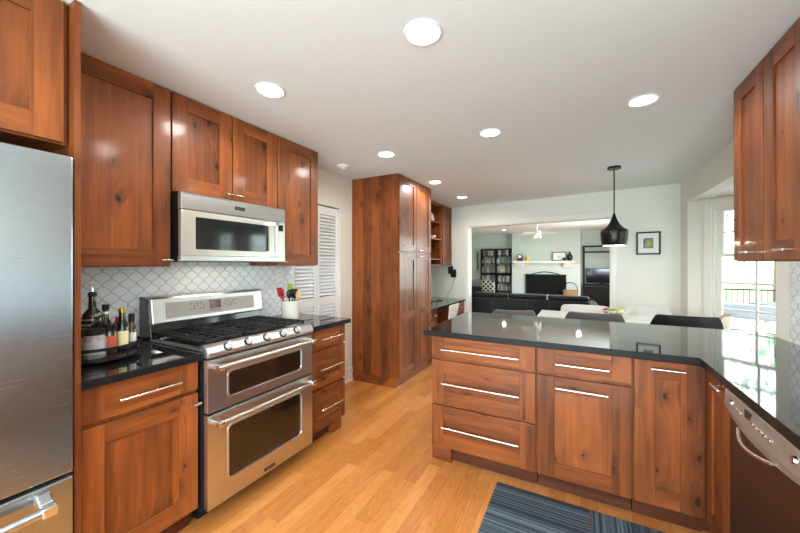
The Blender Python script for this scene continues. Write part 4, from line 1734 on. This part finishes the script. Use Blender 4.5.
# bookcase
BX0, BX1 = -2.19, -1.0
BH = 1.94
t = thing('bookcase', 'black two-column bookcase full of books, left of the fireplace', 'bookcase', fam(BX0, .33), FA)
bw = BX1 - BX0
mb = MB()
for x in (0, bw / 2 - .02, bw - .035):
    mb.box(x, x + .035, -.30, 0, 0, BH)
mb.box(.035, bw - .035, -.01, 0, .93, .99)
mb.box(.035, bw - .035, -.30, -.01, BH - .035, BH)
mb.build('case', BLACK, t)
SZ = [.06, .34, .64, .96, 1.29, 1.62, BH - .06]
SZ = [.05, .36, .68, 1.03, 1.38, 1.68]
for z in SZ:
    mb = MB()
    mb.box(.036, bw / 2 - .021, -.298, -.011, z - .025, z)
    mb.box(bw / 2 + .016, bw - .036, -.298, -.011, z - .025, z)
    mb.build('shelf', BLACK, t)
BC = [plain('book_%d' % i, c, .6, noise=.1) for i, c in enumerate([(.42, .43, .42), (.5, .5, .45), (.16, .18, .2), (.06, .07, .08), (.24, .12, .10), (.26, .30, .16), (.5, .52, .5), (.12, .17, .22), (.30, .27, .2), (.5, .52, .42)])]


def mk_book(m_, nm='book'):
    mb = MB()
    mb.box(0, 1, -1, -.95, 0, 1).box(0, .08, -1, 0, 0, 1).box(.92, 1, -1, 0, 0, 1).box(.08, .92, -.95, -.03, .02, .98)
    return mb


PROTO = {}
rb = random.Random(3)
CELLN = ['lowest', 'second', 'third', 'fourth', 'fifth', 'top']
for ci, (xa, xb) in enumerate(((.04, bw / 2 - .025), (bw / 2 + .02, bw - .04))):
    for si, z in enumerate(SZ):
        top = (SZ[si + 1] - .03 if si < 5 else BH - .04) - z
        x = xa + .01
        gap_from = xa + (xb - xa) * (.45 if (ci, si) in ((0, 3), (1, 4), (0, 2)) else (.3 if (ci, si) == (1, 4) else .93))
        while x < xb - .06:
            th = rb.uniform(.035, .055)
            if x > gap_from:
                break
            h = top * rb.uniform(.5, .82) if si < 5 else top * rb.uniform(.8, .95)
            dp = rb.uniform(.15, .22)
            m_ = rb.choice(BC)
            if m_.name not in PROTO:
                o = mk_book(m_).build('book', m_)
                PROTO[m_.name] = o
            else:
                o = PROTO[m_.name].copy()
                COL.objects.link(o)
            o.location = FM @ Vector((BX0 + x, .33 - .012, z + .0005))
            o.rotation_euler = (0, 0, FA)
            o.location = FM @ Vector((BX0 + x, .33 - .06, z + .0005))
            o.scale = (th, dp, h)
            tag(o, 'book in the row on the %s shelf of the bookcase, %s column' % (CELLN[si], ('left', 'right')[ci]), 'book', 'books on the %s shelf, %s column' % (CELLN[si], ('left', 'right')[ci]))
            x += th + .004

# black metal etagere, television and cabinet
t = thing('etagere', 'tall black metal frame shelf standing around the television', 'shelf', fam(1.33, .30), FA)
mb = MB()
for x in (0, 1.02):
    for y in (-.32, 0):
        mb.box(x, x + .04, y - .02, y + .02, 0, 1.97)
for z in (1.95, 1.76, .66):
    for y in (-.32, 0):
        mb.box(.04, 1.02, y - .015, y + .015, z - .02, z + .02)
    for x in (0.0, 1.02):
        mb.box(x + .005, x + .035, -.30, -.02, z - .02, z + .02)
mb.build('frame', BLACK, t)
mb = MB()
mb.box(.05, 1.01, -.30, -.02, .0, .60)
mb.build('cabinet', BLACK, t, bevel=.004)
mb = MB()
mb.box(.041, 1.019, -.303, -.017, .681, .70)
mb.build('shelf', BLACK, t)
t = thing('television', 'flat black television on the black shelf, seen through the wide opening', 'television', fam(1.86, .16), FA)
mb = MB()
mb.box(-.44, .44, -.03, .03, .74, 1.22)
mb.build('case', BLACK, t, bevel=.005)
mb = MB()
mb.box(-.425, .425, -.0325, -.0305, .757, 1.205)
mb.build('screen', BLACKG, t)
mb = MB()
mb.box(-.15, .15, -.09, .09, .7005, .71).box(-.04, .04, -.015, .015, .71, .745)
mb.build('stand', BLACK, t)

# vertical wall ornament at the left
mb = MB()
for k in range(6):
    z = 1.12 + k * .115
    mb.box(-.03, -.012, -.02, -.002, z, z + .095).box(-.03, .03, -.02, -.002, z + .075, z + .095)
    if k % 2:
        mb.box(.012, .03, -.02, -.002, z, z + .095)
    else:
        mb.box(-.03, .03, -.02, -.002, z + .035, z + .052)
o = mb.build('wall_ornament', BLACK, loc=fam(-2.42, .349), rot=(0, 0, FA))
tag(o, 'black vertical metal ornament on the family room wall, left of the bookcase', 'wall decoration')

# sofa
SX, SY = -.86, 6.42
t = thing('sofa', 'long black leather sofa seen from behind through the wide opening', 'sofa', (SX, SY, 0), R(2))
mb = MB()
mb.box(-1.0, 1.0, 0, .88, .08, .40)
mb.box(-1.0, 1.0, 0, .16, .40, .735)
mb.build('frame', LEATHER, t, bevel=.03)
mb = MB()
mb.box(-1.002, 1.002, -.006, .004, .722, .732)
for x in (-.62, 0, .36):
    mb.box(x, x + .006, -.004, .002, .10, .72)
mb.build('piping', plain('leather_seam', (.04, .04, .045), .3, noise=.1), t)
for x0, x1 in ((-.98, -.33), (-.32, .33), (.34, .98)):
    mb = MB()
    mb.box(x0, x1, -.03, .22, .737, .815)
    mb.build('back_cushion', LEATHER, t, bevel=.035, seg=3)
    mb = MB()
    mb.box(x0, x1, .25, .86, .405, .53)
    mb.build('seat_cushion', LEATHER, t, bevel=.03, seg=3)
for x in (-1.0, 1.0):
    mb = MB()
    mb.box(x - (.14 if x < 0 else -.002), x + (.14 if x > 0 else -.002), .0, .88, .08, .68)
    mb.build('arm', LEATHER, t, bevel=.05, seg=4)
for x in (-.9, .9):
    for y in (.08, .8):
        mb = MB()
        mb.cyl((x, y, 0), (x, y, .081), .02, .03)
        mb.build('leg', BLACK, t)

# armchair with patterned pillow near the bookcase
t = thing('armchair', 'black armchair in front of the bookcase', 'armchair', (-2.32, 8.9, 0), R(150))
mb = MB()
mb.box(-.38, .38, -.36, .36, .12, .42).box(-.38, .38, .22, .40, .42, .80).box(-.42, -.30, -.36, .36, .42, .62).box(.30, .42, -.36, .36, .42, .62)
mb.build('body', LEATHER, t, bevel=.04)
for x in (-.34, .34):
    for y in (-.3, .3):
        mb = MB()
        mb.cyl((x, y, 0), (x, y, .12), .02, .025)
        mb.build('leg', BLACK, t)


def lattice():
    m, nt, b, N, L = nmat('lattice_fabric')
    tc = N.new('ShaderNodeTexCoord')
    sp = N.new('ShaderNodeSeparateXYZ')
    L.new(tc.outputs['Object'], sp.inputs[0])
    a = mth(N, L, 'DIVIDE', mth(N, L, 'ADD', sp.outputs[0], sp.outputs[2]), .11)
    c = mth(N, L, 'DIVIDE', mth(N, L, 'SUBTRACT', sp.outputs[0], sp.outputs[2]), .11)
    e = mth(N, L, 'MINIMUM', mth(N, L, 'PINGPONG', a, .5), mth(N, L, 'PINGPONG', c, .5))
    L.new(mixc(N, L, mth(N, L, 'LESS_THAN', e, .12), (.02, .02, .025), (.6, .62, .6)), b.inputs['Base Color'])
    b.inputs['Roughness'].default_value = .9
    return m


mb = MB()
mb.box(-.16, .16, -.05, .05, 0, .29)
tag(mb.build('throw_pillow', lattice(), bevel=.055, loc=(-2.03, 8.38, .66), rot=(R(8), 0, R(12))), 'black and white lattice pillow standing on the armchair by the bookcase', 'pillow')
mb = MB()
mb.box(-.35, .35, -.35, .35, 0, .86)
tag(mb.build('accent_chair', GREYSH, bevel=.08, loc=(-2.92, 10.4, 0)), 'grey upholstered high-backed chair at the left edge of the opening', 'chair')

# ceiling fan
t = thing('ceiling_fan', 'white five-blade ceiling fan hanging in the family room', 'ceiling fan', (-1.06, 9.88, 2.20))
mb = MB()
mb.lathe([(.001, FC - 2.20 - .001), (.07, FC - 2.20 - .001), (.06, FC - 2.20 - .05), (.015, FC - 2.20 - .07), (.015, .08), (.09, .07), (.11, .03), (.09, -.02), (.05, -.05), (.001, -.05)], close=False)
mb.build('motor', WHITE, t)
for k in range(5):
    M = Matrix.Rotation(R(72 * k + 14), 4, 'Z') @ Matrix.Rotation(R(10), 4, 'X')
    mb = MB()
    mb.box(.09, .17, -.015, .015, .0, .006, M=M).box(.16, .50, -.055, .055, .006, .012, M=M)
    mb.build('blade', WHITE, t, bevel=.002)
for k in range(3):
    a = R(120 * k + 20)
    mb = MB()
    mb.lathe([(.02, 0), (.035, -.05), (.03, -.07), (.001, -.075)], c=(.08 * math.cos(a), .08 * math.sin(a), -.05), seg=16)
    mb.build('lamp_shade', plain('fan_lamp', (.9, .9, .9), .5, emit=(1, .95, .88), estr=.5), t)
for x, y, lab in ((-2.26, 11.5, 'small recessed light of the family room ceiling, left of the fan'), (-.06, 10.9, 'small recessed light of the family room ceiling, right of the fan'),
                  (-1.0, 7.6, 'recessed light of the family room ceiling, above the sofa')):
    can(x, y, FC, .08, lab, 16, LAMPF, 'recessed lights in the family room ceiling', (1, .97, .92))

# ================================================================== OUTDOORS
GRASS = plain('grass', (.16, .26, .07), .9, noise=.3, nscale=3)
PAVE = plain('paving', (.52, .50, .47), .8, noise=.1, nscale=4)
LEAF = [plain('leaf_%d' % i, c, .6, noise=.25, nscale=8) for i, c in enumerate([(.10, .30, .10), (.16, .38, .13), (.26, .46, .18)])]
for m_ in LEAF:
    b = m_.node_tree.nodes['Principled BSDF']
    b.inputs['Subsurface Weight'].default_value = 0
BARK = plain('bark', (.12, .09, .07), .9, noise=.3, nscale=20, bump=1)
mb = MB()
mb.box(-20, 60, -30, 60, -.62, -.60)
struct(mb.build('ground', GRASS))
mb = MB()
mb.box(2.1, 9, -3, 12, -.59, -.24)
struct(mb.build('patio', PAVE))
# covered outdoor sofa
OG = plain('outdoor_cover', (.20, .21, .23), .8, noise=.15, nscale=12)
t = thing('outdoor_sofa', 'grey outdoor sofa standing on the patio outside the bay window', 'sofa', (2.95, 8.6, -.239), R(-30))
mb = MB()
mb.box(-.8, .8, -.4, .4, .08, .40).box(-.8, .8, .25, .42, .40, .82)
mb.build('frame', OG, t, bevel=.03)
for x in (-.8, .66):
    mb = MB()
    mb.box(x, x + .14, -.4, .4, .401, .62)
    mb.build('arm', OG, t, bevel=.03)
for x in (-.62, .02):
    mb = MB()
    mb.box(x, x + .6, -.42, .22, .402, .54)
    mb.build('cushion', plain('outdoor_cushion', (.55, .56, .56), .9, noise=.05), t, bevel=.03)
for x in (-.75, .75):
    for y in (-.35, .35):
        mb = MB()
        mb.cyl((x, y, 0), (x, y, .081), .025)
        mb.build('leg', BLACK, t)
# patio table and railing
t = thing('patio_table', 'round dark metal patio table outside the bay window', 'table', (3.9, 10.6, -.239))
mb = MB()
mb.lathe([(.5, .70), (.5, .72), (.001, .72)], seg=32).lathe([(.22, 0), (.22, .02), (.03, .05), (.03, .70)], seg=16)
mb.build('frame', IRON, t)
t = thing('patio_railing', 'dark metal railing with thin balusters along the far edge of the patio', 'railing', (2.2, 11.9, -.239))
mb = MB()
mb.box(0, 6.7, -.02, .02, .92, .96).box(0, 6.7, -.015, .015, .08, .11)
mb.build('rails', IRON, t)
mb = MB()
mb.box(0, .015, -.007, .007, .11, .92)
b0 = mb.build('baluster', IRON, t, loc=(.05, 0, 0))
for k in range(1, 60):
    b1 = b0.copy()
    COL.objects.link(b1)
    b1.location.x = .05 + k * .112
for x in (0.02, 2.2, 4.4, 6.66):
    mb = MB()
    mb.box(x - .03, x + .03, -.03, .03, 0, .98)
    mb.build('post', IRON, t)


def tree(x, y, h, r, seed, lab, n=1500, low=.25):
    rg = random.Random(seed)
    t = thing('garden_tree', lab, 'tree', (x, y, -.6), 0, 'garden trees outside the windows')
    mb = MB()
    mb.tube([(0, 0, 0), (.05, .03, h * .3), (.0, .1, h * .6), (.1, 0, h * .85)], .1, rs=[.16, .12, .08, .03], seg=10)
    for k in range(7):
        a = rg.uniform(0, 6.28)
        z = h * rg.uniform(.3, .7)
        mb.tube([(0.02, .04, z), (r * .5 * math.cos(a), r * .5 * math.sin(a), z + .5), (r * .8 * math.cos(a), r * .8 * math.sin(a), z + .9)], .03, rs=[.05, .03, .015], seg=6)
    mb.build('trunk', BARK, t)
    mb = MB()
    blobs = [(rg.uniform(-.6, .6) * r, rg.uniform(-.6, .6) * r, h * rg.uniform(low, .9), r * rg.uniform(.35, .6)) for _ in range(14)]
    for k in range(n):
        bx, by, bz, br = rg.choice(blobs)
        d = Vector((rg.gauss(0, 1), rg.gauss(0, 1), rg.gauss(0, 1))).normalized() * br * rg.uniform(.5, 1)
        c = Vector((bx, by, bz)) + d
        s_ = rg.uniform(.06, .14)
        a = Vector((rg.gauss(0, 1), rg.gauss(0, 1), rg.gauss(0, 1))).normalized()
        b_ = a.orthogonal().normalized()
        mb.bm.faces.new([mb.bm.verts.new(c + a * s_), mb.bm.verts.new(c + b_ * s_ * .55), mb.bm.verts.new(c - a * s_), mb.bm.verts.new(c - b_ * s_ * .55)]).material_index = rg.randrange(3)
    mb.build('foliage', LEAF, t)


for i, (x, y, h, r, low, lab) in enumerate(((1.0, 18.5, 8, 2.1, .28, 'leafy green tree nearest behind the patio railing'),
                                       (9.9, 14.6, 9, 2.4, .2, 'taller leafy tree right of the railing'),
                                       (11, 9.5, 9, 2.8, .15, 'broad leafy tree beyond the side of the patio'),
                                       (10.5, 5.0, 8, 2.6, .12, 'bushy tree straight out from the bay window'),
                                       (11, 1.0, 8, 2.6, .12, 'bushy tree beyond the sink window'),
                                       (8.0, 22.0, 9, 3.0, .2, 'far dense tree filling the bay window view behind the railing'))):
    tree(x, y, h, r, 10 + i, lab, low=low, n=2600 if y > 20 else 1500)

# hood lamp under the microwave
light('AREA', 'hood_lamp', (-2.2, 1.45, 1.378), .55, (1, .86, .66), (0, 0, 0), shape='RECTANGLE', size=.08, size_y=.3)
